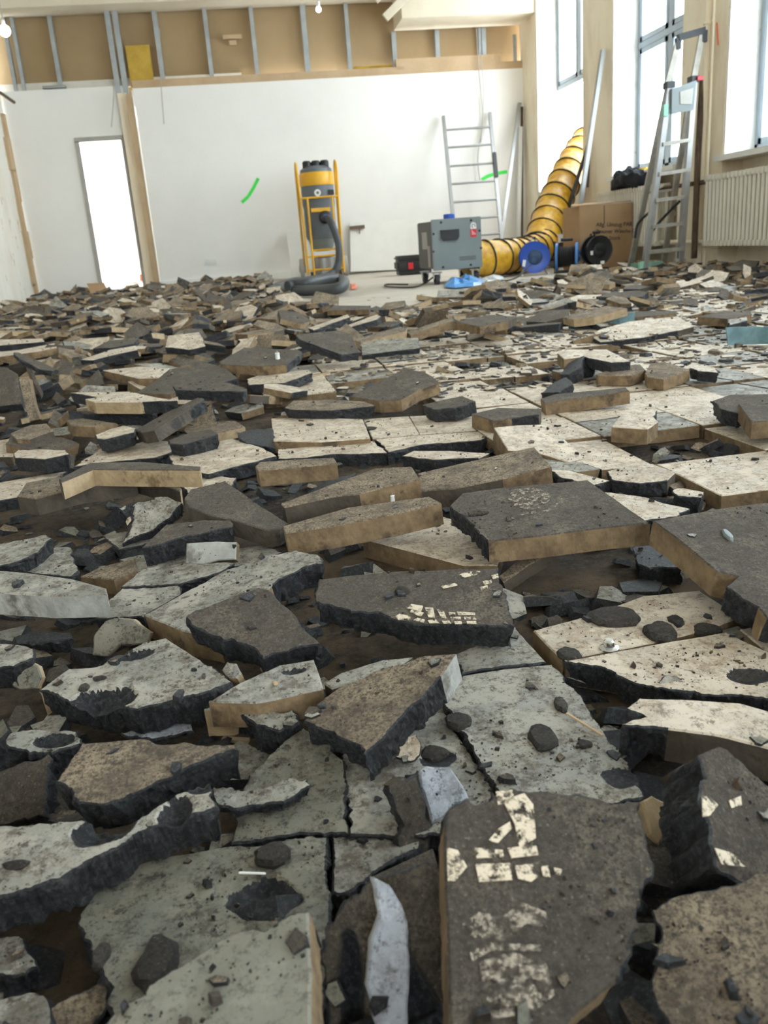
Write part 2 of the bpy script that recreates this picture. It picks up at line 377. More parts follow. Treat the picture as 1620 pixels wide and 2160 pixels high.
# window wall on the right: piers, reveals, spandrels, sills
PIT = 2.50
piers = [(13.3, 12.55), (10.80, 9.92), (8.28, 7.48)]+[(8.28-PIT*k, 7.48-PIT*k) for k in range(1, 6)]
wr = MB()
for i, (a, b) in enumerate(piers):
    # pier with splayed reveals
    pl = [(XR, b), (XR, a), (XG+.12, a+(-.04 if i else 0)), (XG+.12, b+.05)]
    wr.prism([V((x, y, -.05)) for x, y in pl], (0, 0, 4.25))
wall_right = struct('wall_right', wr, 'cream')
ROT = (0, R(90), 0)
for i in range(len(piers)-1):
    y1 = piers[i][1]; y0 = piers[i+1][0]      # opening from y0..y1
    ym = (y0+y1)/2; w = y1-y0
    sp = MB(); sp.box((XG-.02, ym, .39), (.26, w+.1, 1.0)); sp.build('spandrel', 'cream', wall_right)
    rv = MB()
    rv.prism([V((XR+.004, y1+.0, .92)), V((XR+.004, y1-.03, .92)), V((XG-.02, y1+.03, .92)), V((XG-.02, y1+.08, .92))], (0, 0, 3.3))
    rv.prism([V((XR+.004, y0-.03, .92)), V((XR+.004, y0+.006, .92)), V((XG-.02, y0-.02, .92)), V((XG-.02, y0-.08, .92))], (0, 0, 3.3))
    rv.build('reveal_plaster', 'reveal', wall_right)
    si = MB(); si.box((XR+.14, ym, .905), (.42 if i else .28, w+.04, .045)); si.build('window_sill', 'whiteboard' if i else 'reveal', wall_right)
    # window frame
    zb, zx, zt2 = .96, 2.25, 3.95; e = .03
    ya, yb_ = y0+.05, y1-.02+.04
    root = MB(); fwid = .07
    lo = zb if i else zx-.03
    root.box((XG, ya, (lo+zt2)/2), (.08, fwid, zt2-lo)); root.box((XG, yb_, (lo+zt2)/2), (.08, fwid, zt2-lo))
    root.box((XG, ym, zx), (.09, w+.1, .06)); root.box((XG, ym, zt2), (.08, w+.1, .08))
    if i: root.box((XG, ym, zb), (.08, w+.1, .08))
    mul = y0+w*.55
    root.box((XG, mul, (lo+zt2)/2), (.08, .09, zt2-lo))
    wn = struct('window_%d' % (i+1), root, 'frame', base=(XG, ym, zb))
    for (u, v_) in ((ya, mul), (mul, yb_)):
        for (z0, z1) in (((zb, zx),) if i else ())+((zx, zt2),):
            sh = MB(); 
            for c_, d_ in (((u+.075), 0), ((v_-.075), 0)): sh.box((XG-.02, c_, (z0+z1)/2), (.05, .05, z1-z0-.07))
            for c_ in (z0+.06, z1-.06): sh.box((XG-.02, (u+v_)/2, c_), (.05, v_-u-.1, .05))
            s_ = sh.build('sash', 'frame', wn)
            gl = MB(); gl.box((XG-.01, (u+v_)/2, (z0+z1)/2), (.006, v_-u-.18, z1-z0-.2)); gl.build('pane', 'glass', s_)
    portal(XG+.15, ym, 2.45, w, 3.0, (0, R(90), 0))
hd = MB(); hd.box((XG-.1, 2.8, 4.08), (.6, 21, .2)); hd.build('lintel', 'cream', wall_right)
pw = MB(); c = onX(1515, 82, XR-.002)
pw.bar(onX(1513, 48, XR-.002), onX(1516, 95, XR-.002), .02, .003, (0, 1, 0)); pw.build('pink_spray_mark', 'pinkspray', wall_right)
#@@PART2
# ---------------------------------------------------------------- broken asphalt tiles
def plane_poly(poly, gx, gy, zmin):
    cx = sum(p[0] for p in poly)/len(poly); cy = sum(p[1] for p in poly)/len(poly)
    n = (V((0, 0, 1))-GR*gx-GF*gy).normalized(); c = zmin
    for _ in range(8):
        P0 = onZ(cx, cy, c); pts = []
        for px, py in poly:
            d = ray(px, py); pts.append(EYE+d*((P0-EYE).dot(n)/d.dot(n)))
        e = zmin-min(p.z for p in pts); c += e*.8
        if abs(e) < 1e-4: break
    return pts, n
M['ch'] = m_back('chip_stone', (.055, .047, .04), (.12, .10, .085), .5, .7, (.2, .17, .14))
SIDE = {'b': 1, 'm': 2, 'n': 3, 's': 4, 'k': 5}
allfr = []
def slab(name, pts, n, th, top, edges, res, scoops=(), seed=0, rough=1., grid=True):
    """one broken tile: top outline pts (world), thickness th along -n; edge codes per side"""
    rnd = random.Random(seed); N = len(pts)
    if len(edges) < N: edges = edges+edges[-1]*(N-len(edges))
    c = sum(pts, V((0, 0, 0)))/N
    ux = (pts[1]-pts[0]).normalized(); uy = n.cross(ux)
    P = [((p-c).dot(ux), (p-c).dot(uy)) for p in pts]
    area = sum(P[i][0]*P[(i+1) % N][1]-P[(i+1) % N][0]*P[i][1] for i in range(N))
    if area < 0: P = P[::-1]; edges = (edges[:N][::-1])[1:]+edges[:N][::-1][0]
    out = []; step = (res*.35 if scoops else res*.6) if grid else res
    for i in range(N):
        a = P[i]; b = P[(i+1) % N]; e = edges[i]
        dx, dy = b[0]-a[0], b[1]-a[1]; ln = math.hypot(dx, dy); k = max(1, int(ln/step)); nx, ny = dy/(ln+1e-9), -dx/(ln+1e-9)
        amp = .0042 if e == 'b' else .0007
        for j in range(k):
            t = j/k; w = min(1, 4*min(t, 1-t)+.15) if k > 2 else .3
            q = V((a[0]+dx*t, a[1]+dy*t, seed*1.7))
            off = (noise.noise(q*26)*1.3+noise.noise(q*95)*.7+noise.noise(q*300)*.42)*amp*w*rough
            out.append((a[0]+dx*t+nx*off, a[1]+dy*t+ny*off, nx, ny, e))
    K = len(out)
    vs = []; mats = []; fs = []
    def at(x, y, z): return c+ux*x+uy*y+n*z
    ins = .0016
    hol = []
    for (hx, hy, rx, ry, dp) in scoops:
        d = ray(hx, hy); w = EYE+d*((c-EYE).dot(n)/d.dot(n)); hol.append((w, rx, ry, dp, (w-EYE).length/FPX))
    def hz(x, y):
        z = 0; pp = c+ux*x+uy*y
        for w, rx, ry, dp, s in hol:
            dd = pp-w; a_ = dd.dot(GR)/(rx*s); b_ = (dd-GR*dd.dot(GR)).length/(1.6*ry*s)
            q = a_*a_+b_*b_+noise.noise(pp*60)*.35
            if q < 1: z = max(z, dp*(1-q)**.85*(1+.3*noise.noise(pp*150)))
        return z
    def nearhol(x, y):
        pp = c+ux*x+uy*y
        for w, rx, ry, dp, s in hol:
            dd = pp-w; a_ = dd.dot(GR)/(rx*s); b_ = (dd-GR*dd.dot(GR)).length/(1.6*ry*s)
            if a_*a_+b_*b_ < 1.6: return True
        return False
    fine = min(.003, res*.4)
    HZ = [hz(o_[0], o_[1]) if hol else 0 for o_ in out]
    for k_, (x, y, nx, ny, e) in enumerate(out): vs.append(at(x-nx*ins, y-ny*ins, -HZ[k_]))
    levels = [.0016/th, .18, .36, .56, .78, 1.] if grid else [.0016/th, .5, 1.]
    for li, lv in enumerate(levels):
        for k_, (x, y, nx, ny, e) in enumerate(out):
            q = V((x, y, lv*th+seed*1.7)); dz = max(lv*th, min(th, HZ[k_]+.0012*li))
            o = ((noise.noise(q*55)*.0055+noise.noise(q*170)*.0035+noise.noise(q*380)*.0016-(.005*lv)) if e == 'b' else noise.noise(q*160)*.0008)*rough
            if li == 0: o *= .15
            vs.append(at(x+nx*o, y+ny*o, -dz))
    for li in range(len(levels)):
        for k in range(K):
            j = (k+1) % K; a = li*K; b = (li+1)*K
            fs.append((a+k, a+j, b+j, b+k)); mats.append(SIDE[out[k][4]] if li or out[k][4] == 'b' else 0)
    if grid:
        # triangulated top with relief and chipped hollows
        pc = [V(((q-c).dot(ux), (q-c).dot(uy))) for q in vs[:K]]
        xs = [p.x for p in pc]; ys = [p.y for p in pc]; g = res*1.25
        inner = []
        y = min(ys)+g/2
        while y < max(ys):
            x = min(xs)+g/2
            while x < max(xs):
                q = (x+rnd.uniform(-.25, .25)*g, y+rnd.uniform(-.25, .25)*g)
                ok = False; dm = 9
                for i in range(K):
                    a = pc[i]; b = pc[(i+1) % K]
                    if (a.y > q[1]) != (b.y > q[1]) and q[0] < (b.x-a.x)*(q[1]-a.y)/(b.y-a.y)+a.x: ok = not ok
                    dm = min(dm, (a.x-q[0])**2+(a.y-q[1])**2)
                if ok and dm > (g*.6)**2: inner.append(V(q))
                x += g
            y += g
        if hol:
            inner = [q for q in inner if not nearhol(q.x, q.y)]; y = min(ys)+fine/2
            while y < max(ys):
                x = min(xs)+fine/2
                while x < max(xs):
                    if nearhol(x, y):
                        q = (x+rnd.uniform(-.25, .25)*fine, y+rnd.uniform(-.25, .25)*fine); ok = False; dm = 9
                        for i in range(K):
                            a = pc[i]; b = pc[(i+1) % K]
                            if (a.y > q[1]) != (b.y > q[1]) and q[0] < (b.x-a.x)*(q[1]-a.y)/(b.y-a.y)+a.x: ok = not ok
                            dm = min(dm, (a.x-q[0])**2+(a.y-q[1])**2)
                        if ok and dm > (fine*.5)**2: inner.append(V(q))
                    x += fine
                y += fine
        try:
            r = delaunay_2d_cdt(pc+inner, [(i, (i+1) % K) for i in range(K)], [], 1, 1e-6)
            V2, F2, OV = r[0], r[2], r[3]
            mp = {}
            for i, p in enumerate(V2):
                o = [k for k in OV[i] if k < K]
                if o: mp[i] = o[0]
                else:
                    z = noise.noise(V((p.x*14, p.y*14, seed)))*.0009
                    mp[i] = len(vs); vs.append(at(p.x, p.y, z))
            depth = {}
            if hol:
                for i, p in enumerate(V2):
                    if mp[i] < K: depth[i] = HZ[mp[i]]; continue
                    z = hz(p.x, p.y); depth[i] = z
                    if z > 0: vs[mp[i]] = vs[mp[i]]-n*z
            for f in F2:
                fs.append(tuple(mp[i] for i in f)); mats.append(1 if hol and sum(depth[i] > 0 for i in f) >= 3 else 0)
        except Exception as ex:
            fs.append(tuple(range(K))); mats.append(0)
    else:
        fs.append(tuple(range(K))); mats.append(0)
    b = len(levels)*K; fs.append(tuple(range(b+K-1, b-1, -1))); mats.append(6)
    me = bpy.data.meshes.new(name); base = c-n*th
    me.from_pydata([tuple(v-base) for v in vs], [], fs)
    bot = 't' if top in 'cwglq' else 'c'
    for k in (top, 'b', 'm', 'n', 's', 'k', bot): me.materials.append(M[k])
    me.polygons.foreach_set('material_index', mats); me.update()
    o = bpy.data.objects.new(name, me); o.location = base; C.objects.link(o)
    return o

# entries: label, top material, edge codes, slope right, slope away, lowest top height, thickness, outline in the photograph, hollows
FR = [
# --- nearest row
('large dark brown tile slab with white tread marks, bottom right of centre', 'd', 'mbbbbbbbbbbbbbbm', -.14, .42, .028, .03,
 [(938,1850),(937,1738),(955,1700),(985,1680),(1015,1690),(1032,1667),(1075,1662),(1150,1668),(1250,1680),(1350,1688),(1360,1745),(1380,1845),(1352,1880),(1350,1960),(1335,2015),(1300,2068),(1215,2140),(1180,2190),(950,2190)], ()),
('brown tile slab with tan scabs cut by the bottom right corner', 't', 'bbbbbbbbb', .06, .22, .02, .03,
 [(1372,1920),(1420,1890),(1520,1866),(1640,1835),(1760,1830),(1760,2230),(1440,2230),(1405,2150),(1380,2110),(1378,2050),(1385,1997),(1373,1995),(1392,1980),(1380,1945)], ()),
('greenish grey smooth tile piece pointing up at bottom centre left', 'q', 'bbbbbbbmm', .16, .16, .034, .026,
 [(650,1920),(560,1963),(485,1972),(420,2010),(300,2100),(215,2160),(170,2210),(658,2210),(657,2050)], ()),
('long grey tile slab with thick black fracture at left edge', 'c', 'kbbbbbbbbb', .05, .05, .03, .034,
 [(-90,1748),(0,1740),(180,1727),(260,1738),(330,1700),(385,1670),(441,1650),(456,1702),(400,1722),(320,1745),(210,1805),(100,1860),(-90,1925)], [(215,1745,62,30,.012),(370,1712,36,34,.01),(425,1662,30,12,.005),(40,1828,14,6,.003)]),
('tan brown tile slab with ragged black front beside left edge', 't', 'kbbbbbbbbbbb', .02, .16, .035, .034,
 [(172,1567),(300,1557),(360,1569),(495,1569),(503,1580),(440,1602),(330,1650),(235,1692),(165,1694),(150,1670),(116,1650)], ()),
('steep dark brown tile block at left edge under pale slab', 'd', 'kb', .10, .85, -.02, .03,
 [(-70,1660),(50,1605),(100,1588),(112,1600),(104,1680),(97,1722),(-70,1748)], ()),
('grey dirty broken piece above the tan brown slab at left', 'c', 'b', -.05, .05, .02, .025,
 [(10,1563),(30,1543),(100,1540),(160,1542),(174,1568),(110,1590),(60,1590)], [(115,1560,45,16,.008)]),
('wide pale grey tile slab with scooped dark chip, left foreground', 'c', 'nkbbssbbbbb', .03, .10, .03, .033,
 [(80,1457),(145,1410),(195,1407),(250,1385),(300,1355),(350,1345),(425,1392),(490,1438),(425,1462),(350,1482),(290,1497),(220,1490),(150,1482)], [(215,1474,72,26,.016),(285,1380,40,14,.006)]),
('dark speckled brown tile block with black fracture, centre left', 'd', 'kbbbbbbbb', -.05, .34, .03, .036,
 [(420,1285),(510,1250),(545,1238),(567,1243),(610,1285),(674,1356),(635,1364),(555,1390),(530,1365),(470,1352),(430,1330),(392,1302)], ()),
('long pale slab rising right behind speckled brown block', 'c', 'mbbbbbbbm', .10, .05, .025, .034,
 [(305,1297),(380,1255),(480,1200),(560,1172),(625,1160),(672,1170),(681,1188),(640,1196),(575,1232),(520,1300),(460,1345),(385,1330)], ()),
('dark brown tile with white boot print near picture centre', 'd', 'kmmbbbbbb', .02, .18, .035, .032,
 [(672,1222),(740,1213),(840,1205),(950,1200),(1052,1197),(1060,1235),(1083,1318),(1010,1320),(900,1318),(840,1311),(800,1291),(740,1292),(700,1277),(666,1268)], ()),
('brown tile wedge with grey cut side leaning up right, centre', 't', 'bbbssbbb', .16, .16, .03, .034,
 [(650,1500),(700,1460),(800,1410),(900,1382),(962,1377),(930,1425),(850,1510),(771,1592),(735,1565),(640,1522)], ()),
('pale concave shard curving before the tan slab', 'c', 'b', .02, .10, .012, .012,
 [(447,1662),(455,1695),(500,1706),(600,1692),(657,1655),(648,1641),(610,1640),(560,1660),(510,1667),(478,1661)], ()),
('upright dark brown slab with curved flank, bottom centre', 'd', 'kb', -.55, 1.5, -.02, .026,
 [(820,1662),(850,1638),(882,1624),(897,1680),(916,1740),(905,1800),(845,1830),(838,1770),(850,1740),(832,1700)], ()),
('smooth tile face tilted up, window reflection in its pale blue colour, bottom centre', 'l', 's', -.5, .9, .0, .012,
 [(882,1626),(900,1615),(950,1617),(972,1650),(992,1688),(960,1695),(938,1722),(913,1736),(902,1700),(888,1660)], ()),
('big steep brown slab standing in the gap, bottom centre', 'd', 'b', .15, 1.1, -.03, .02,
 [(675,2010),(705,1945),(760,1885),(800,1850),(900,1815),(932,1850),(940,2230),(700,2230),(690,2120)], [(740,2080,26,70,.01)]),
('upright smooth face with window light in its pale colour, bottom centre', 'l', 's', -.25, 1.3, -.01, .012,
 [(784,1850),(822,1868),(845,1905),(860,1945),(864,2060),(858,2215),(808,2215),(785,2140),(772,2080),(782,1985),(800,1930)], ()),
('broad brown rock with black left flank at right edge', 'd', 'kbbbbbbb', -.75, .55, .0, .045,
 [(1475,1592),(1520,1573),(1580,1622),(1700,1720),(1700,1830),(1570,1866),(1512,1832),(1498,1740),(1476,1682),(1488,1640)], ()),
('light flake lying on the brown rock at right edge', 'c', 'b', 0., .3, .085, .006,
 [(1594,1712),(1615,1700),(1670,1705),(1670,1730),(1612,1728)], ()),
('cream slab with dark brown side, right middle foreground', 'w', 'bkkkkkkkb', -.05, .08, .02, .034,
 [(1322,1495),(1347,1472),(1460,1475),(1560,1482),(1700,1522),(1700,1598),(1600,1572),(1510,1550),(1410,1537),(1312,1529),(1362,1510)], ()),
('pale broken corner piece at left edge, lower third', 'c', 'b', .0, .06, -.01, .02,
 [(-40,1990),(40,1972),(62,2010),(81,2035),(55,2055),(-40,2068)], ()),
('light grey dusty piece in the bottom left corner', 'c', 'b', .0, .10, -.01, .02,
 [(-40,2112),(30,2098),(60,2091),(103,2108),(118,2190),(-40,2220)], ()),
('brown triangular piece beside the bottom left corner piece', 't', 'b', -.2, .3, -.02, .02,
 [(104,2128),(215,2074),(224,2105),(180,2220),(118,2200)], ()),
# --- second row
('long pale slab with grey side at the left edge', 'c', 'nsssss', .0, .03, .045, .032,
 [(-90,1207),(0,1203),(60,1208),(150,1220),(224,1240),(226,1253),(110,1257),(0,1250),(-90,1247)], ()),
('grey slab with blue black front above pale slab, left edge', 'c', 'kb', .05, .05, .02, .03,
 [(-60,1152),(0,1147),(60,1136),(95,1127),(110,1135),(82,1165),(35,1185),(-60,1204)], ()),
('flat dark brown tile, wide, left of centre', 'd', 'kmmkkkkk', -.06, .16, .03, .03,
 [(389,1050),(402,1032),(475,1014),(540,1060),(608,1103),(590,1115),(565,1119),(490,1096),(440,1086),(396,1068)], ()),
('brown topped block with blue black front, left of centre', 'd', 'kb', .04, .10, .028, .034,
 [(308,1146),(350,1106),(430,1096),(487,1097),(489,1112),(440,1122),(395,1130),(340,1148),(300,1156)], ()),
('small grey block on edge with scratched face, left of centre', 's', 'm', .05, 1.5, -.005, .02,
 [(393,1146),(440,1143),(499,1143),(498,1180),(460,1182),(425,1192),(412,1201),(391,1202)], ()),
('weathered brown block with pale streak left of flat tile', 'c', 'b', -.12, .5, .0, .03,
 [(250,1073),(290,1058),(340,1047),(385,1060),(360,1092),(320,1120),(258,1147),(270,1088)], [(265,1100,16,35,.01)]),
('upper tan edged slab of the stacked pair at left', 'd', 'kknnnnnk', .02, -.04, .075, .032,
 [(124,1010),(190,976),(300,974),(423,984),(422,991),(300,991),(196,990),(130,1017)], ()),
('lower left tan edged slab beneath the stacked slab', 't', 'kmmmk', .04, -.02, .04, .032,
 [(36,1046),(55,1018),(130,1004),(284,1002),(286,1010),(160,1030),(75,1052)], ()),
('lower right tan edged slab beneath the stacked slab', 't', 'kknnk', -.05, .04, .035, .032,
 [(286,1008),(300,996),(350,1004),(383,1030),(380,1036),(330,1020)], ()),
('tan brown beam shaped slab left of the longest beam', 't', 'kkmmmmk', .08, .10, .04, .032,
 [(592,1062),(690,1025),(790,988),(868,984),(886,1012),(830,1022),(758,1042),(700,1048),(600,1070)], ()),
('grey brown slab rising right to a square corner, centre', 't', 'kkmmk', .10, .12, .04, .034,
 [(882,998),(960,980),(1127,942),(1163,983),(1060,1010),(960,1030),(885,1036)], ()),
('narrow slab with thick tan side and plastic plug, centre', 't', 'kknmmm', .07, .06, .045, .036,
 [(596,1110),(735,1070),(905,1047),(931,1060),(830,1085),(700,1110),(602,1124)], ()),
('large brown slab with faint round mark right of centre', 'd', 'kkkmmmmmb', .03, .10, .05, .034,
 [(948,1067),(975,1040),(1060,1028),(1150,1020),(1240,1012),(1371,1103),(1255,1115),(1140,1130),(1030,1141),(985,1096)], [(1003,1083,27,9,.012)]),
('large dark brown slab cut by right edge, tan left side', 'd', 'kkkbmbmm', -.12, .16, .03, .034,
 [(1378,1098),(1510,1073),(1780,1040),(1780,1330),(1618,1302),(1600,1280),(1530,1237),(1558,1215),(1512,1205),(1440,1145)], ()),
('cream tile sloping under the round marked slab', 'w', 'kkkkmmmm', .0, .05, -.002, .032,
 [(765,1136),(860,1105),(930,1088),(1000,1108),(1060,1150),(1050,1192),(978,1192),(880,1166)], ()),
('short tan strip leaning under the round marked slab', 't', 'nnkk', .25, .25, -.01, .02,
 [(1052,1215),(1105,1170),(1168,1162),(1110,1195),(1062,1228)], ()),
('dark block under the right side of round marked slab', 'b', 'b', .1, .1, -.005, .03,
 [(1335,1155),(1400,1140),(1430,1180),(1440,1195),(1370,1200),(1345,1190)], ()),
('pale block with dark front at left edge, lower middle', 'c', 'b', .0, .06, .03, .032,
 [(-60,1362),(0,1357),(66,1367),(72,1386),(30,1406),(-60,1412)], ()),
('large greenish oval shard standing on its edge, left', 'g', 'n', .1, 2.2, -.01, .01,
 [(195,1382),(198,1340),(222,1310),(250,1303),(282,1307),(318,1335),(312,1358),(250,1362),(226,1385)], ()),
('small round greenish shard standing at left edge', 'g', 'n', .1, 1.6, .0, .01,
 [(25,1447),(35,1406),(62,1395),(80,1405),(88,1428),(78,1452),(42,1456)], ()),
('low dark crumbly slab behind the oval shard', 'b', 'b', .0, .06, .0, .02,
 [(28,1344),(65,1330),(150,1333),(153,1346),(90,1356),(35,1357)], ()),
('tile piece with jagged black front before brown wedge', 'c', 'kkkbbbbn', .02, .06, .015, .032,
 [(430,1497),(445,1485),(540,1466),(605,1474),(636,1522),(590,1542),(530,1520),(487,1495)], [(600,1490,26,14,.006)]),
('debris strewn tile piece behind jagged black fronted one', 'c', 'kkkmmm', .02, .08, .03, .03,
 [(440,1480),(505,1440),(590,1402),(662,1390),(682,1452),(610,1468),(540,1482)], [(620,1415,30,9,.004)]),
('pale slab end peeping behind brown wedge top', 'c', 'kkkkk', .02, .08, .02, .03,
 [(684,1440),(720,1418),(805,1392),(870,1385),(830,1412),(700,1452)], ()),
('brown topped step of tile with tan front, left middle', 't', 'm', .03, .04, -.005, .03,
 [(170,1216),(210,1196),(284,1178),(290,1202),(240,1222)], ()),
('debris covered pale slab behind the rising pale slab', 'c', 'b', .03, .05, .0, .02,
 [(200,1305),(228,1270),(256,1242),(376,1235),(382,1254),(340,1278),(305,1302)], ()),
('grey crumbly flat piece below the small scratched block', 'c', 'b', .03, .03, .0, .02,
 [(255,1238),(300,1200),(400,1186),(495,1188),(440,1215),(380,1232)], ()),
('small pale tile piece between slabs at left', 'c', 'b', .0, .04, .0, .02,
 [(50,1207),(100,1176),(113,1152),(150,1155),(166,1203),(150,1216),(90,1212)], ()),
('thin blue grey shards lying before the wide pale slab', 'l', 'b', .0, .12, -.005, .006,
 [(253,1548),(300,1533),(345,1522),(355,1528),(398,1515),(412,1542),(320,1560)], ()),
('white eggshell like flake under the brown wedge', 'w', 'b', .0, .5, .002, .004,
 [(834,1600),(838,1575),(858,1552),(876,1545),(884,1560),(887,1592),(875,1604),(850,1604)], ()),
('round pale flake leaning on the black fracture, right', 'c', 'b', -.2, .8, -.005, .006,
 [(1388,1440),(1398,1427),(1425,1423),(1443,1436),(1430,1458),(1408,1468)], ()),
('knobbly tan stones beside the large dark slab corner', 'n', 'n', -.2, .7, -.01, .03,
 [(1352,1690),(1375,1677),(1400,1690),(1408,1750),(1392,1780),(1372,1760),(1362,1720)], ()),
('small block with white top leaning on brown block', 'c', 'm', .2, .3, .035, .02,
 [(468,1412),(478,1396),(498,1398),(509,1418),(500,1430),(482,1428)], ()),
# --- middle distance, left
('small pale topped stone with blue black front, far left', 'w', 'kb', .03, .05, .04, .034,
 [(28,957),(38,949),(85,947),(138,949),(146,958),(95,969),(30,966)], ()),
('pale topped stone behind the tan slab, left', 'w', 'kb', .05, .06, .04, .034,
 [(200,918),(232,905),(262,898),(288,903),(283,912),(220,927),(203,925)], ()),
('tan topped stone with rounded blue black front', 'd', 'kb', .05, .06, .035, .036,
 [(355,929),(385,917),(415,910),(445,905),(460,915),(430,926),(385,938),(357,936)], ()),
('dark slab leaning up right over the small stones', 'd', 'kkbbk', .28, .05, .04, .03,
 [(284,908),(345,873),(418,838),(432,843),(400,862),(325,908),(300,912)], ()),
('brown triangular tile standing beside leaning dark slab', 't', 'b', .1, 1.6, -.02, .025,
 [(390,894),(420,872),(446,850),(455,880),(464,916),(420,902)], ()),
('bright white topped slab with tan front, left middle', 'w', 'kkkbnnnb', .0, .03, .09, .032,
 [(148,828),(275,826),(330,838),(374,845),(300,848),(200,848),(180,842),(205,838)], ()),
('black fronted slab under the bright white topped slab', 'd', 'kkbbb', .0, .03, .05, .03,
 [(168,867),(250,860),(330,868),(322,876),(250,874),(175,873)], ()),
('brown fronted slab left of the pale topped stone', 't', 'kkmmm', .0, .04, .04, .03,
 [(140,886),(175,882),(248,893),(200,900),(150,897)], ()),
('brown slab with broken corner at left, below standing post', 't', 'kkkkmm', .0, .06, .03, .03,
 [(22,914),(62,897),(98,893),(113,908),(62,926),(36,927)], ()),
('tall brown splinter of tile standing at left edge', 't', 'mmmm', -.3, 3.0, .0, .03,
 [(40,800),(62,798),(72,850),(84,884),(62,890),(50,850)], ()),
('thin dark splinter leaning beside the brown splinter', 'd', 'm', -.9, 1.4, .0, .02,
 [(56,770),(62,767),(92,830),(88,838),(66,800)], ()),
('big brown tile leaning in at the left edge', 'd', 'b', .1, .7, .02, .03,
 [(-60,772),(15,775),(38,790),(42,820),(48,852),(-60,866)], ()),
('thin dark slab sloping down right at far left', 'd', 'b', -.3, .1, .10, .02,
 [(28,743),(40,743),(118,778),(112,783),(80,778),(35,752)], ()),
('large flat brown tile with pale tread marks, left middle', 'd', 'kkkbmmm', .06, .10, .03, .03,
 [(286,829),(370,776),(470,772),(502,798),(440,815),(360,832)], ()),
('dark lozenge slab resting on the large brown tile', 'd', 'kkbbb', -.02, .05, .08, .03,
 [(364,813),(385,806),(478,806),(522,820),(515,826),(410,824),(372,822)], ()),
('pale slab with tan front left of large brown tile', 'w', 'kkkmm', .02, .03, .05, .03,
 [(217,781),(298,773),(358,777),(334,797),(292,798)], ()),
('square brown slab with white plug, centre left distance', 'd', 'kkbbmm', .02, .10, .07, .032,
 [(462,763),(515,733),(630,738),(637,744),(606,768),(555,772),(466,769)], ()),
('pale slab just below the square brown slab', 'w', 'kkbbb', .04, .04, .03, .03,
 [(520,800),(560,786),(650,780),(660,786),(600,808),(525,812)], ()),
('dark brown tile tipping down right, centre distance', 'd', 'kkmbbb', -.22, .25, .05, .032,
 [(624,705),(715,697),(741,705),(758,744),(720,748),(632,716)], ()),
('white clean tile in front of the rubble, centre distance', 'c', 'kkbbb', .02, .14, .02, .03,
 [(760,718),(855,713),(882,712),(886,734),(820,742),(763,749)], ()),
('whitish tile tilted toward camera in left rubble', 'w', 'b', .02, .35, .08, .03,
 [(348,733),(355,708),(420,700),(434,730),(400,738)], ()),
('brown slab with rounded dark front left of leaning wedge', 'd', 'kkbbb', .0, .06, .05, .03,
 [(196,735),(230,718),(292,713),(281,725),(232,734)], ()),
('narrow tan lit slab in the left rubble', 'w', 'knnb', .12, .04, .06, .03,
 [(170,759),(232,738),(286,729),(290,738),(235,750),(196,760)], ()),
('long pale lit slab at the far left edge', 'w', 'kkbb', .0, .03, .10, .03,
 [(-30,722),(0,716),(90,714),(94,721),(0,729)], ()),
('second pale lit slab below it at far left edge', 'w', 'kkmm', .06, .03, .07, .03,
 [(-30,745),(40,738),(115,724),(120,733),(80,741),(0,752)], ()),
('dark oblong stone behind the pale floor tiles', 'b', 'b', .0, .25, .0, .03,
 [(500,913),(535,906),(576,905),(578,945),(520,936),(503,925)], ()),
('short slab with tan front left of centre beams', 't', 'kknnm', .03, .04, .05, .032,
 [(538,983),(548,974),(640,968),(704,965),(711,977),(640,984),(545,993)], ()),
('long low slab with black front behind pale tiles', 't', 'kkbbb', .0, .05, .035, .03,
 [(600,860),(618,845),(700,843),(772,847),(792,856),(700,866),(612,864)], ()),
('brown slab with white scuffs and square tan corner', 'd', 'kkkkbmmm', .06, .16, .035, .034,
 [(735,836),(770,820),(820,795),(852,777),(897,785),(928,806),(882,822),(846,843),(800,846)], ()),
('dark rough topped stone right of scuffed brown slab', 'd', 'kkkbb', .08, .08, .035, .036,
 [(892,854),(930,844),(975,835),(1003,846),(960,860),(915,864)], ()),
('brown squared slab behind the right pale tiles', 'd', 'kkkbmm', .0, .08, .035, .034,
 [(995,873),(1050,860),(1142,862),(1137,874),(1080,882),(1040,887)], ()),
('pale slab raised on edge beside the centre gap', 'w', 'kkkkkmmm', -.10, .10, .0, .03,
 [(1042,902),(1090,897),(1150,895),(1195,930),(1235,965),(1200,975),(1120,950),(1072,950)], ()),
('cream cube cornered block on the right floor tiles', 'w', 'kkbbmmm', .0, .05, .034, .034,
 [(1290,900),(1305,880),(1322,864),(1386,865),(1378,878),(1388,889),(1366,905)], ()),
('grey topped block with black front at right edge', 'd', 'kkbbmm', .0, .06, .05, .036,
 [(1557,852),(1620,842),(1760,840),(1760,880),(1640,886),(1586,890)], ()),
('dark block leaning behind the right edge block', 'd', 'kkkbbb', .0, .1, .04, .034,
 [(1503,845),(1540,832),(1700,830),(1700,850),(1600,856),(1557,872),(1520,862)], ()),
('long grey brown bar lying right of centre', 'd', 'kkmmm', .08, .08, .03, .034,
 [(1140,841),(1172,831),(1320,817),(1328,824),(1250,836),(1200,842),(1150,852)], ()),
('white topped slab over a dark block, right distance', 'w', 'kkkbbm', -.02, .06, .06, .034,
 [(1176,745),(1186,737),(1280,737),(1330,762),(1290,765),(1230,752),(1190,757)], ()),
('small dark squared block before white topped slab', 'd', 'b', .0, .05, .04, .034,
 [(1214,768),(1222,762),(1255,762),(1256,772),(1216,774)], ()),
('angular tan slab left half of a pair, right distance', 't', 'kkkmm', .03, .05, .03, .03,
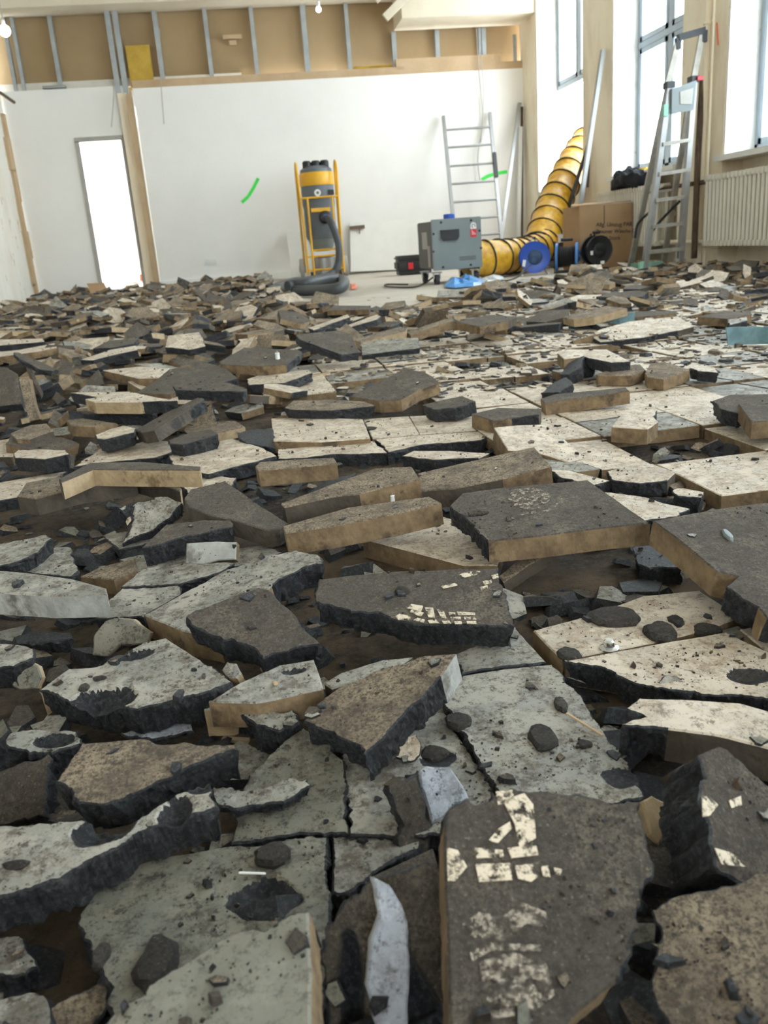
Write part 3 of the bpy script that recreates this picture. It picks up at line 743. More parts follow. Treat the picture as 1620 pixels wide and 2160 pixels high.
 [(1257,790),(1300,773),(1350,768),(1362,780),(1330,792),(1262,792)], ()),
('angular pale slab right half of a pair, right distance', 't', 'kkkmmm', .03, .06, .03, .032,
 [(1360,787),(1372,766),(1412,765),(1455,780),(1400,800),(1365,795)], ()),
('small block right of the angular pair', 'w', 'kkbb', .0, .05, .035, .03,
 [(1455,775),(1465,770),(1508,775),(1515,786),(1470,782)], ()),
('dark blocks heaped in the central gap', 'b', 'b', .3, .2, .02, .04,
 [(1140,830),(1165,808),(1195,795),(1208,810),(1180,828)], ()),
('black leaning stone behind the long grey brown bar', 'b', 'b', .35, .2, .03, .04,
 [(1180,790),(1200,765),(1232,750),(1225,775),(1200,790)], ()),
('cream floor shard with black underside, right middle', 'w', 'kkkkbbb', .0, .05, .002, .03,
 [(1280,994),(1320,983),(1375,978),(1425,996),(1408,1012),(1350,1020),(1292,1012)], ()),
('white tile piece behind the round marked slab', 'w', 'b', -.02, .05, .0, .03,
 [(1275,1038),(1340,1045),(1456,1073),(1430,1090),(1350,1100),(1290,1070)], ()),
('small white topped rock in the right hollow', 'w', 'b', .0, .05, .01, .034,
 [(1418,1035),(1440,1030),(1485,1038),(1480,1050),(1430,1046)], ()),
('pale sliver slab left of the cream floor shard', 'w', 'kkbbb', -.03, .04, .0, .03,
 [(1160,990),(1200,992),(1288,1014),(1255,1023),(1185,1008)], ()),
('cream topped slab sunk in the centre gap', 'w', 'kkkkbb', .0, .03, .0, .03,
 [(848,962),(872,951),(950,951),(1032,956),(1010,966),(915,970)], ()),
# --- far middle
('long tan bar left half, centre distance', 't', 'knnn', .10, .06, .05, .03,
 [(745,717),(790,703),(846,689),(858,693),(856,698),(762,722)], ()),
('long brown bar rising right, centre distance', 't', 'kkkmm', .14, .06, .06, .034,
 [(857,700),(905,684),(953,669),(958,675),(905,692),(866,706)], ()),
('brown flat slab with tan patch, centre distance', 'd', 'kkkmm', .0, .06, .08, .034,
 [(960,678),(1040,664),(1090,668),(1072,677),(1013,689)], ()),
('pale slab with black front in centre rubble', 'w', 'kbbb', .14, .04, .05, .03,
 [(727,688),(795,663),(804,667),(795,674),(732,692)], ()),
('pale slab with dark tip left of it in centre rubble', 'w', 'kmbb', .12, .04, .05, .03,
 [(650,692),(733,663),(738,669),(700,682),(662,697)], ()),
('brown flat slab before the cleared floor, centre', 'd', 'kkkmm', .0, .04, .05, .03,
 [(690,655),(706,644),(782,645),(778,653)], ()),
('white grey clean tile in front of the blue film', 'c', 'kkkmm', .0, .22, .02, .035,
 [(921,627),(924,612),(1000,608),(999,626)], ()),
('brown bar with tan end at left of centre rubble', 't', 'kkmm', .08, .05, .05, .03,
 [(540,671),(600,647),(624,650),(582,674)], ()),
('tan sided slab beside the blue green strip, right', 't', 'kknnn', .10, .08, .05, .034,
 [(1187,668),(1280,645),(1323,650),(1253,669),(1210,674)], ()),
('long low slab right of tan sided one', 'd', 'kkmm', .0, .05, .02, .034,
 [(1320,657),(1428,655),(1426,661),(1322,671)], ()),
('big pale slab with ragged black rim, right distance', 'w', 'kkkkkbbbb', .02, .14, .01, .03,
 [(1252,712),(1262,696),(1327,678),(1430,667),(1464,688),(1430,697),(1357,712),(1267,722)], ()),
('dark ridged slab left of tan sided one, right', 'd', 'kkkkb', .12, .20, .03, .03,
 [(1110,678),(1140,655),(1200,652),(1194,668),(1150,680)], ()),
('brown flat slab at right distance near glass strip', 'd', 'kkmm', .0, .04, .04, .034,
 [(1472,668),(1520,657),(1582,655),(1586,662),(1534,672)], ()),
('black sided stone at right distance near glass strip', 'c', 'kkbb', .03, .06, .05, .036,
 [(1535,674),(1575,668),(1577,676),(1538,686)], ()),
]
# bedded floor tiles traced near the camera (pieces of the floor)
FT = [
('g', 'kkmmb', .0, .0, .0, [(165,1932),(215,1858),(250,1833),(340,1808),(480,1784),(692,1764),(698,1925),(690,2060),(650,2230),(240,2230),(222,2120),(215,2050),(190,1990)], [(560,1895,72,34,.014)]),
('c', 'kkmbbb', -.02, .0, .0, [(975,1425),(1060,1411),(1163,1401),(1183,1416),(1235,1482),(1350,1650),(1364,1682),(1240,1700),(1052,1674),(1000,1592),(955,1522),(934,1479),(950,1447)], [(1310,1640,40,22,.004)]),
('c', 'b', .0, .0, -.003, [(700,1500),(930,1484),(952,1530),(996,1594),(1043,1670),(1040,1760),(738,1760),(728,1640)], [(925,1600,40,22,.005)]),
('g', 'b', .02, .06, -.004, [(640,1532),(700,1560),(727,1612),(737,1757),(600,1764),(488,1779),(500,1702),(512,1664),(560,1605)], ()),
('c', 'b', .0, .0, -.008, [(700,1748),(800,1742),(890,1735),(885,1790),(800,1832),(720,1885),(704,1880)], ()),
('w', 'mmmmmm', -.02, .02, .0, [(1125,1330),(1245,1297),(1355,1257),(1475,1245),(1562,1300),(1500,1325),(1385,1354),(1240,1381),(1185,1391)], ()),
('w', 'mmmmbbbbb', -.02, .02, .0, [(1190,1394),(1240,1385),(1385,1358),(1530,1333),(1720,1420),(1720,1480),(1500,1466),(1430,1456),(1340,1442),(1270,1407)], [(1580,1425,50,20,.006)]),
('w', 'm', .0, .0, .0, [(1560,1327),(1720,1292),(1720,1405),(1620,1376)], ()),
('c', 'mmbb', .0, .0, .0, [(960,1380),(1085,1322),(1152,1396),(975,1421)], ()),
('w', 'kkkmmm', .0, .0, .012, [(572,883),(660,880),(765,884),(781,924),(675,932),(577,930)], ()),
('w', 'mmbb', .0, .0, .0, [(585,948),(700,938),(788,930),(818,956),(700,958),(640,966),(588,968)], ()),
('w', 'mmmm', .0, .0, .0, [(766,884),(862,878),(885,916),(786,925)], ()),
('w', 'mmmm', .0, .0, .0, [(864,878),(985,872),(1040,905),(886,916)], ()),
('w', 'mmbb', .0, .0, .0, [(790,927),(885,918),(1040,908),(1015,928),(890,938),(820,954)], ()),
('w', 'bbbb', .01, .0, .005, [(355,962),(420,938),(490,925),(555,945),(585,962),(500,984),(440,1000),(370,988)], ()),
('w', 'bbbb', .0, .0, .0, [(155,985),(220,940),(290,930),(352,930),(372,950),(330,965),(200,977)], ()),
('w', 'kkbb', .0, .0, -.005, [(-60,1028),(100,1000),(142,994),(60,1045),(-60,1066)], ()),
('w', 'bbbb', .0, .0, -.005, [(372,1012),(430,1002),(500,1008),(480,1040),(395,1040)], ()),
('c', 'bbbb', .0, .0, -.008, [(215,1130),(330,1110),(360,1120),(300,1150),(250,1160)], ()),
('c', 'bbbb', .0, .0, -.006, [(250,1180),(330,1165),(560,1150),(600,1165),(480,1200),(300,1215)], ()),
]
def hero(i, e):
    label, top, edges, gx, gy, zm, th, poly, sco = e
    pts, n = plane_poly(poly, gx, gy, zm)
    d = (sum(pts, V((0, 0, 0)))/len(pts)-EYE).length
    o = slab('tile_fragment', pts, n, th, top if top != 'b' else 'd', edges, max(.0045, .0062*d), sco, seed=i+1)
    if top == 'b': o.data.materials[0] = M['b']
    tag(o, label, 'broken tile', 'broken asphalt tile pieces'); allfr.append(o); return o
heroes = [hero(i, e) for i, e in enumerate(FR)]
for i, (top, edges, gx, gy, zm, poly, sco) in enumerate(FT):
    pts, n = plane_poly(poly, gx, gy, zm); d = (sum(pts, V((0, 0, 0)))/len(pts)-EYE).length
    o = slab('floor_tile', pts, n, .03, top, edges, max(.0045, .0062*d), sco, seed=200+i); o.parent = floor; allfr.append(o)

# bedded tile grid of the middle distance: each tile (or each half of a cracked one) is a piece of the floor
gdir = R(-2.); GY = V((sin(gdir), cos(gdir), 0)); GX = V((cos(gdir), -sin(gdir), 0)); G0 = onZ(1380, 975); TS = .235
rg = random.Random(5)
def inpoly(x, y, P):
    r = False
    for i in range(len(P)):
        a = P[i]; b = P[(i+1) % len(P)]
        if (a[1] > y) != (b[1] > y) and x < (b[0]-a[0])*(y-a[1])/(b[1]-a[1])+a[0]: r = not r
    return r
zone = [tuple(onZ(*p)[:2]) for p in ((1180, 985), (1060, 925), (1000, 870), (800, 800), (640, 830), (560, 800), (640, 735), (760, 700), (900, 640), (1040, 612), (1250, 596), (1720, 600), (1720, 1075), (1480, 1075), (1300, 1035))]
holes = [tuple(onZ(*p)[:2]) for p in ((1385, 925), (1605, 935), (1330, 990), (1450, 1040), (1150, 800), (1180, 775), (1430, 1010))]
def rawtile(cx, cy, cell):
    pts = [V((x, y, 0)) for x, y in cell]
    return pts
nt_ = 0
for i in range(-16, 14):
    for j in range(-4, 24):
        o = G0+GX*(i*TS)+GY*(j*TS)+(GX*((j % 2)*0))
        c = o+GX*TS/2+GY*TS/2
        if not inpoly(c.x, c.y, zone): continue
        if any((c.x-h[0])**2+(c.y-h[1])**2 < .012 for h in holes) and c.y < 3: continue
        if nt_ > 285 or rg.random() < .05: continue
        g = .004; zz = rg.uniform(-.006, .003); tx = rg.uniform(-.012, .012); ty = rg.uniform(-.012, .012)
        def pt(u, v): 
            p = o+GX*u+GY*v; return V((p.x, p.y, zz+tx*(u-TS/2)+ty*(v-TS/2)))
        q = [(g, g), (TS-g, g), (TS-g, TS-g), (g, TS-g)]
        near = c.y < 3.2
        cells = []
        if rg.random() < (.45 if near else .25):
            a = rg.uniform(.25, .75)*TS; b = rg.uniform(.25, .75)*TS
            if rg.random() < .5: cells = [([(g, g), (a-g/2, g), (b-g/2, TS-g), (g, TS-g)], 'mbmm'), ([(a+g/2, g), (TS-g, g), (TS-g, TS-g), (b+g/2, TS-g)], 'mmmb')]
            else: cells = [([(g, g), (TS-g, g), (TS-g, a-g/2), (g, b-g/2)], 'mmbm'), ([(g, b+g/2), (TS-g, a+g/2), (TS-g, TS-g), (g, TS-g)], 'bmmm')]
        else: cells = [(q, 'mmmm')]
        for cell, ed in cells:
            if nt_ > 285: break
            zz += rg.uniform(-.003, .003)
            P3 = [pt(u, v) for u, v in cell]; n3 = (P3[1]-P3[0]).cross(P3[2]-P3[0]).normalized()
            t_ = slab('floor_tile', P3, n3, .03, 'w' if rg.random() < .8 else 'c', ed, .012 if near else .06, (), seed=500+nt_, grid=near)
            t_.parent = floor; allfr.append(t_); nt_ += 1

# ---- generic rubble: shared meshes, laid in heaps on a height field
rr = random.Random(11); templates = []
for k in range(22):
    nv = rr.choice((4, 4, 5, 5, 6)); a0 = rr.uniform(0, 6.28); el = rr.uniform(.45, 1.)
    P3 = []
    for q in range(nv):
        a = a0+2*pi*(q+rr.uniform(-.28, .28))/nv; r = rr.uniform(.75, 1.15)*.115
        P3.append(V((cos(a)*r, sin(a)*r*el, 0)))
    top = ['d', 'w', 't', 'd', 't', 'w', 'd', 't', 'd', 'c', 't'][k % 11]
    ed = ''.join(rr.choice('bbmmmnk') for _ in range(nv))
    o = slab('tile_fragment', P3, V((0, 0, 1)), .030, top, ed, .022, (), seed=900+k, grid=False, rough=1.3)
    me = o.data; me.transform(Matrix.Translation(o.location)); bpy.data.objects.remove(o); templates.append((me, max(p.length for p in P3)))
hm = {}
def hkey(x, y): return (int(x/.06), int(y/.06))
def dens(x, y):
    """how high the rubble is heaped here"""
    if y > 12.95 or x < XL+.24 or x > 3.95: return 0
    if x > .30+(y-9.3)*.12 and y > 8.6+.1*x: return 0
    if inpoly(x, y, out): return 0
    d = 0
    if x < .10+.02*y: d = 1.
    elif x < .5 and y > 3.4: d = .9
    elif y > 3.7: d = .42+.5*max(0, noise.noise(V((x*1.1, y*1.1, 3))))
    elif y > 2.6: d = .12
    if x > 2.3 and y > 5.6: d = max(d, .95)
    if x > 1.4 and y > 4.4: d = max(d, .45)
    if y < 2.0: d *= .0
    return d
def place(x, y, s, rnd, lift=1.):
    me, r = rnd.choice(templates); rad = r*s
    tilt = rnd.gauss(0, .19)+.02; az = rnd.uniform(0, 6.28); ti2 = rnd.gauss(0, .19)
    if rnd.random() < .07: tilt += rnd.choice((-1, 1))*rnd.uniform(.4, .9)
    ks = [hkey(x+cos(a)*rad*q, y+sin(a)*rad*q) for q in (0, .6) for a in (0, 1.05, 2.1, 3.14, 4.2, 5.2)]
    hs = [hm.get(k, -.03) for k in ks]; b = sum(hs)/len(hs)*.6+max(hs)*.4
    b = min(b, .10)
    for k in set(ks): hm[k] = max(hm.get(k, -.03), b+.022*lift)
    e = Matrix.Rotation(az, 4, 'Z'); t = Matrix.Rotation(tilt, 4, 'X') @ Matrix.Rotation(ti2, 4, 'Y')
    z = b+.030+abs(tilt)*rad*.35
    return me, Matrix.Translation((x, y, z)) @ t @ e @ Matrix.Scale(s, 4) if abs(tilt) < 9 else None
hero_c = [(o.location.x, o.location.y, max((V(c)-V(o.bound_box[0])).length for c in o.bound_box)*.28) for o in heroes]
cand = []
n_try = 0
while n_try < 5200:
    n_try += 1
    y = 2.0+11.0*(rr.random()**.80); x = rr.uniform(XL+.1, 3.95)
    # keep to what the lens and a step to the side can see
    if x < -.62*y-.2 or x > .78*y+.2: continue
    d = dens(x, y)
    if rr.random() > d*1.0: continue
    s = rr.uniform(.45, 1.15) if y > 3 else rr.uniform(.4, .9)
    if any((x-hx)**2+(y-hy)**2 < hr*hr for hx, hy, hr in hero_c): continue
    cand.append((y, x, s))
# the same rubble goes on past both sides of the frame
def inframe(x, y, mg):
    d = V((x, y, 0))-EYE; w = d.dot(fw)
    if w <= .05: return False
    px = 810+FPX*d.dot(RT)/w; py = 1080-FPX*d.dot(UP)/w
    return -mg < px < 1620+mg and py < 2160+mg
ro = random.Random(77); outer = set()
for _ in range(3600):
    y = -.3+6.3*ro.random()**1.2; x = ro.uniform(max(XL+.25, -1.0*y-1.6), min(3.8, 1.0*y+1.7)); s = ro.uniform(.4, 1.05)
    if inframe(x, y, 260*s/max(.3, math.hypot(x, y))+30) or math.hypot(x, y) < .3: continue
    cand.append((y, x, s)); outer.add((y, x, s))
rr2 = random.Random(3)
placed = [(math.hypot(x, y)/s+(99 if (y, x, s) in outer else 0), *place(x, y, s, rr2), x, y) for y, x, s in cand]
placed.sort(key=lambda p: p[0])
NI = 300-len(heroes)
def short(l):
    l = l.split(',')[0]
    for w_ in (' beside ', ' behind ', ' before ', ' in front ', ' lying ', ' resting ', ' over ', ' under ', ' below ', ' tilted toward', ' near ', ' leaning ', ' left of ', ' right of ', ' at ', ' on the ', ' in the '):
        if w_ in l and len(l.split(w_)[0].split()) > 2: l = l.split(w_)[0]
    return ' '.join(l.split()[:8])
sh_all = [short(e[0]) for e in FR]
LM = [(o.location.x, o.location.y, sh_all[i]) for i, o in enumerate(heroes) if o.location.y > 1.9 and sh_all.count(sh_all[i]) == 1]
LM += [(.9, 12.4, 'industrial vacuum'), (2.15, 8.4, 'grey air scrubber'), (-1.7, 13., 'doorway'), (3.8, 8.0, 'step ladder'), (2.9, 8.7, 'big blue cable reel'), (3.9, 6.6, 'right radiator')]
TOPN = {'d': 'dark brown', 'w': 'cream topped', 't': 'tan brown', 'c': 'grey topped'}
used = {}
def zlabel(x, y, me, mt):
    if x > 2.2 and y > 5.4: gp = 'rubble heap by the window wall'
    elif x > .55: gp = 'rubble on the pale floor tiles'
    elif y > 7.5: gp = 'rubble before the doorway wall'
    elif x < -.6: gp = 'left rubble'
    else: gp = 'central rubble'
    hx, hy, nm = min(LM, key=lambda q: math.hypot((q[0]-x), (q[1]-y)*.6))
    dx, dy = x-hx, (y-hy)*.6
    rel = ('left of' if dx < 0 else 'right of') if abs(dx) > abs(dy) else ('beyond' if dy > 0 else 'in front of')
    s_ = mt.to_scale().x; nz = (mt.to_3x3() @ V((0, 0, 1))).normalized().z
    tn = next(TOPN[k] for k in TOPN if M[k] == me.materials[0])
    sz_ = 'small' if s_ < .65 else ('large' if s_ > .95 else 'medium'); ti = 'steep ' if nz < .88 else ('tilted ' if nz < .96 else '')
    l = f'{sz_} {ti}{tn} piece {rel} the {nm}'; used[l] = used.get(l, 0)+1
    if used[l] > 1:
        l = ('second', 'third', 'fourth', 'fifth', 'sixth', 'seventh', 'eighth', 'ninth', 'tenth')[min(8, used[l]-2)]+' nearest '+l
    return ' '.join(l.split()[:16]), gp
sbm = bmesh.new(); smats = ['d', 'w', 't', 'c', 'b', 'm', 'n', 's', 'k']
stuffv = []; stufff = []; stuffm = []
for k, (sz, me, mt, x, y) in enumerate(placed):
    if k < NI:
        o = bpy.data.objects.new('tile_fragment', me); o.matrix_world = mt; C.objects.link(o)
        lb, gp = zlabel(x, y, me, mt); tag(o, lb, 'broken tile', gp); allfr.append(o)
    else:
        n0 = len(stuffv); stuffv += [tuple(mt @ v.co) for v in me.vertices]
        for p in me.polygons:
            stufff.append([n0+i for i in p.vertices]); stuffm.append(smats.index(next(q for q in smats if M[q] == me.materials[p.material_index])))
def stuff_obj(name, label, cat, vs, fs, ms, mats):
    me = bpy.data.meshes.new(name); me.from_pydata(vs, [], fs)
    for q in mats: me.materials.append(M[q])
    me.polygons.foreach_set('material_index', ms); me.update()
    o = bpy.data.objects.new(name, me); C.objects.link(o); tag(o, label, cat, None, 'stuff'); return o
far = stuff_obj('rubble', 'dense far rubble of small broken tiles spread before the back wall', 'rubble', stuffv, stufff, stuffm, smats)
print('FRAG', len(heroes), 'grid', nt_, 'placed', len(placed))

# ---- small shards and crumbs on everything, dropped onto the real surfaces
dg = bpy.context.evaluated_depsgraph_get(); bpy.context.view_layer.update()
bv = []; bf = []
for o in allfr:
    n0 = len(bv); mw = o.matrix_world; bv += [mw @ v.co for v in o.data.vertices]
    bf += [[n0+i for i in p.vertices] for p in o.data.polygons]
n0 = len(bv); bv += [V((-9, -1, -.03)), V((9, -1, -.03)), V((9, 14, -.03)), V((-9, 14, -.03))]; bf.append([n0, n0+1, n0+2, n0+3])
tree = BVHTree.FromPolygons(bv, bf)
def drop(x, y):
    h = tree.ray_cast(V((x, y, .6)), V((0, 0, -1)))
    return (h[0], h[1]) if h[0] is not None else None
# low shards filling the gaps near the camera
rf = random.Random(21); fv = []; ff = []; fm = []
def shard(c, n, r, th, mt, rnd, nv=5):
    x = n.orthogonal().normalized(); x = Matrix.Rotation(rnd.uniform(0, 6.28), 3, n) @ x; y = n.cross(x); el = rnd.uniform(.4, 1.)
    n0 = len(fv); ring = []
    for k in range(nv):
        a = 2*pi*(k+rnd.uniform(-.3, .3))/nv; q = r*rnd.uniform(.6, 1.15); ring.append((cos(a)*q, sin(a)*q*el))
    for z, s in ((-.0005, 1.05), (th, .9)):
        for u, v in ring: fv.append(tuple(c+x*u*s+y*v*s+n*(z*rnd.uniform(.8, 1.2))))
    for k in range(nv): ff.append([n0+k, n0+(k+1) % nv, n0+nv+(k+1) % nv, n0+nv+k]); fm.append(mt[1])
    ff.append([n0+nv+k for k in range(nv)]); fm.append(mt[0])
FM = ['b', 'c', 'd', 'w', 't', 'g', 'n', 'sub']
for _ in range(3600):
    y = .30+2.9*rf.random()**1.3; x = rf.uniform(-.5*y-.12, .58*y+.12); h = drop(x, y)
    if h is None: continue
    low = h[0].z < -.012
    if not low and rf.random() > .10: continue
    n = (h[1]+V((rf.gauss(0, .25), rf.gauss(0, .25), 0))*(1 if low else .15)).normalized()
    if n.z < .3: continue
    r = .008+.036*rf.random()**1.6 if low else rf.uniform(.003, .011)
    shard(h[0], n, r, r*rf.uniform(.15, .5), (rf.choice((0, 0, 1, 2, 4, 5, 0)), 0) if y < 1.3 or low else (rf.choice((0, 2, 3, 4)), 0), rf)
stuff_obj('shards', 'small dark and grey tile shards lying in gaps between the slabs', 'shards', fv, ff, fm, FM)
fv = []; ff = []; fm = []
for _ in range(26000):
    y = .30+5.2*rf.random()**1.7; x = rf.uniform(-.5*y-.1, min(3.9, .6*y+.1))
    if noise.noise(V((x*9, y*9, 1)))+.6*noise.noise(V((x*31, y*31, 1))) < -.1+.45*rf.random(): continue
    h = drop(x, y)
    if h is None or h[1].z < .5: continue
    r = .0006*(1+.5*y)*rf.random()**-.42; r = min(r, .006)
    shard(h[0], (h[1]+V((rf.gauss(0, .2), rf.gauss(0, .2), 0))).normalized(), r, r*rf.uniform(.4, 1.), (rf.choice((0, 0, 2, 2, 7, 4)), rf.choice((0, 2, 7))), rf, 4)
for _ in range(5000):     # flaky litter over the pale floor further back
    y = 2.4+5.0*rf.random(); x = rf.uniform(.2, min(3.9, .75*y))
    h = drop(x, y)
    if h is None or h[1].z < .5 or h[0].z > .02: continue
    r = rf.uniform(.006, .03)*(.6+.15*y)
    shard(h[0], (h[1]+V((rf.gauss(0, .10), rf.gauss(0, .10), 0))).normalized(), r, r*rf.uniform(.1, .35), (rf.choice((3, 3, 1, 0, 2, 4)), rf.choice((0, 2, 4))), rf, 5)
stuff_obj('crumbs', 'dark crumbs and grit sprinkled over tiles and slabs', 'crumbs', fv, ff, fm, FM)

# ---- loose dark chips resting on the nearer tiles
CH = [((1300,1306),(54,17),.010,'large dark stone chip on the pale tile at right'),((1392,1337),(34,18),.010,'dark lumpy chip right of the large chip'),
 ((1145,1557),(30,24),.006,'round dark chip on the cracked tile'),((1232,1572),(15,8),.004,'small dark chip right of the round chip'),
 ((967,1523),(26,16),.006,'dark chip beside the crack under brown wedge'),((915,1592),(30,16),.006,'dark chip beside the white flake'),
 ((848,1248),(17,8),.004,'dark chip on the tile with boot print'),((333,2035),(40,42),.010,'biggest dark chip on the greenish floor tile'),
 ((213,2020),(15,18),.006,'small dark chip left of the biggest chip'),((40,1827),(27,9),.005,'dark oval chip on the long grey slab'),
 ((575,1812),(36,20),.010,'dark fluted chip with pale stripe beside the joint'),((1183,1490),(13,14),.006,'dark chip near the edge of cracked tile'),
 ((1425,1308),(17,7),.004,'thin dark chip on the pale tile, upper right'),((1490,1330),(26,11),.006,'dark flake by the joint at right'),
 ((780,905),(14,5),.005,'dark chip on the cream floor tile in mid distance'),((1535,1132),(7,9),.006,'tiny shiny pebble on the right edge slab'),
 ((178,1452),(11,6),.004,'dark chip on the wide pale slab'),((210,1432),(13,4),.003,'flat dark chip on the wide pale slab'),
 ((1200,1383),(22,14),.006,'grey chip at the joint of the pale tiles'),((1575,1432),(40,14),.006,'crumbly dark patch stone on right pale tile')]
bpy.context.view_layer.update()
for k, ((px, py), (rx, ry), th, lb) in enumerate(CH):
    d = ray(px, py).normalized(); h = tree.ray_cast(EYE, d)
    if h[0] is None: continue
    c, n = h[0], h[1]
    if n.z < .4: n = V((0, 0, 1))
    s = (c-EYE).length/FPX; x = (GR-n*GR.dot(n)).normalized(); y = n.cross(x).normalized(); fore = max(.35, abs(d.dot(n)))
    rk = random.Random(k); N = 18; vs = []; fs = []
    for li, (q, z) in enumerate(((1., -.001), (1.0, th*.35), (.78, th*.75), (.35, th*.8))):
        for a in range(N):
            j = 1+.30*noise.noise(V((cos(a*.349)*1.3, sin(a*.349)*1.3, k*3.+.15*li)))+.16*noise.noise(V((cos(a*.349)*5, sin(a*.349)*5, k*3.+li)))
            vs.append(c+x*cos(2*pi*a/N)*rx*s*q*j+y*sin(2*pi*a/N)*ry*s*q*j/fore+n*z*(1+.4*noise.noise(V((a, li, k)))))
    for li in range(3): fs += [(li*N+a, li*N+(a+1) % N, (li+1)*N+(a+1) % N, (li+1)*N+a) for a in range(N)]
    fs.append(tuple(range(3*N, 4*N)))
    mb = MB(); mb.add(vs, fs); o = mb.build('stone_chip', 'ch' if k != 15 else 'mach', None, tuple(c))
    tag(o, lb, 'chip', 'loose dark chips on the tiles')

# ---- prints of dusty boots, one part of the slab they lie on
def prints(o, idx, polys, mat, name='boot_print', k=.0006):
    label, top, edges, gx, gy, zm, th, poly, sco = FR[idx]; pts, n = plane_poly(poly, gx, gy, zm)
    for pl in polys:
        w = []
        for px, py in pl:
            d = ray(px, py); w.append(EYE+d*((pts[0]-EYE).dot(n)/d.dot(n))+n*(k+.0008))
        mb = MB(); mb.prism(w, n*-.0007); mb.build(name, mat, o)
bars = []
for x0_, y0_, x1_, y1_, w in ((852,1300,862,1276,14),(872,1302,886,1286,16),):
    pass
A = 10
prints(heroes[A], A, [[(858,1284),(868,1276),(893,1280),(888,1292)],[(864,1294),(868,1288),(894,1294),(888,1302)],[(834,1302),(842,1296),(866,1302),(868,1309),(840,1309)],
 [(896,1283),(914,1284),(918,1304),(904,1304)],[(922,1287),(936,1290),(942,1306),(930,1304)],[(872,1310),(880,1305),(896,1309),(894,1315)],[(902,1310),(920,1309),(926,1316),(906,1316)],
 [(932,1311),(948,1311),(952,1317),(936,1317)],[(946,1293),(960,1294),(962,1300),(948,1299)],[(964,1292),(1002,1294),(1003,1299),(966,1299)],[(950,1303),(972,1303),(972,1308),(952,1308)],[(978,1303),(1004,1303),(1005,1309),(980,1308)],[(958,1312),(974,1312),(975,1318),(960,1318)],[(984,1312),(1004,1312),(1006,1318),(986,1318)],
 [(930,1238),(960,1232),(966,1236),(936,1243)],[(968,1214),(990,1206),(1014,1206),(1010,1212),(980,1220)],[(1012,1240),(1028,1236),(1030,1242),(1016,1247)],[(1018,1228),(1036,1224),(1038,1231),(1022,1235)],[(1036,1216),(1050,1212),(1052,1220),(1040,1223)]], 'print')
A = 0
prints(heroes[A], A, [[(1060,1690),(1105,1675),(1125,1700),(1130,1770),(1095,1790),(1085,1740)],[(1000,1790),(1060,1795),(1062,1810),(1005,1812)],[(1070,1790),(1130,1785),(1135,1805),(1078,1812)],
 [(1002,1825),(1075,1822),(1080,1858),(1010,1862)],[(1085,1828),(1125,1824),(1135,1850),(1120,1862),(1092,1855)],[(1140,1830),(1155,1828),(1160,1852),(1145,1850)],[(1168,1832),(1186,1836),(1180,1848),(1170,1845)],
 [(1030,1775),(1050,1750),(1075,1735),(1078,1750),(1050,1780)],[(942,1790),(965,1795),(985,1830),(960,1860),(944,1860)],[(1045,1672),(1080,1668),(1085,1690),(1050,1700)]], 'print')
prints(heroes[A], A, [[(975,1950),(1010,1925),(1060,1935),(1100,1905),(1150,1925),(1160,1960),(1110,1950),(1060,1985),(1000,1980)],[(1010,2030),(1080,2010),(1150,2030),(1170,2100),(1120,2140),(1040,2150),(1020,2090)],[(990,2010),(1030,1990),(1140,1995),(1140,2008),(1040,2005),(995,2030)]], 'print_faint', 'faint_print')
A = 35
prints(heroes[A], A, [[(1068,1050),(1085,1034),(1120,1030),(1150,1036),(1165,1050),(1140,1074),(1110,1076),(1085,1068)],[(1090,1085),(1150,1078),(1180,1060),(1188,1046),(1191,1047),(1186,1063),(1152,1083),(1092,1089)]], 'print_faint', 'round_mark')
prints(heroes[17], 17, [[(1478,1680),(1500,1685),(1512,1700),(1495,1722),(1480,1725)],[(1505,1790),(1540,1800),(1570,1830),(1520,1825)],[(1535,1690),(1560,1680),(1562,1700),(1540,1706)]], 'print')
# ---------------------------------------------------------------- equipment at the far end
def arc(c, r, a0, a1, n, ax, ay): return [V(c)+V(ax)*cos(a0+(a1-a0)*k/n)*r+V(ay)*sin(a0+(a1-a0)*k/n)*r for k in range(n+1)]
X_, Y_, Z_ = V((1, 0, 0)), V((0, 1, 0)), V((0, 0, 1))
FZ = -.012
# industrial vacuum on a yellow trolley
vy = 12.55; vb = onY(686, 583, vy); vx = vb.x; v0 = V((vx, vy, FZ))
vac = empty('industrial_vacuum', v0, 'tall grey and yellow industrial vacuum cleaner on a yellow tube trolley', 'vacuum cleaner')
mb = MB(); mb.lathe(v0, [(.20, .52), (.215, .56), (.215, .92), (.225, .98), (.225, 1.22)], 28); mb.build('drum', 'vac_grey', vac, smooth=True)
mb = MB(); mb.lathe(v0, [(.10, .36), (.15, .40), (.19, .52)], 24); mb.build('lower_cone', 'mach', vac, smooth=True)
mb = MB(); mb.lathe(v0, [(.232, 1.22), (.236, 1.24), (.236, 1.37), (.225, 1.39)], 28); mb.build('yellow_band', 'yellow', vac, smooth=True)
mb = MB(); mb.lathe(v0, [(.22, 1.39), (.215, 1.43), (.16, 1.47)], 28); hd_ = mb.build('motor_head', 'vac_grey', vac, smooth=True)
for dx in (-.12, .0, .12):
    mb = MB(); mb.lathe(v0+V((dx, -.05, 0)), [(.06, 1.42), (.06, 1.52), (.045, 1.54)], 14); mb.build('motor_cap', 'black', hd_, smooth=True)
mb = MB(); mb.lathe(v0+V((-.02, -.222, 1.12)), [(.045, 0), (.045, .02)], 16, (0, -1, 0)); ga = mb.build('gauge', 'white', vac)
mb = MB(); mb.lathe(v0+V((-.02, -.243, 1.12)), [(.02, 0), (.02, .004)], 12, (0, -1, 0)); mb.build('dial', 'vac_grey', ga)
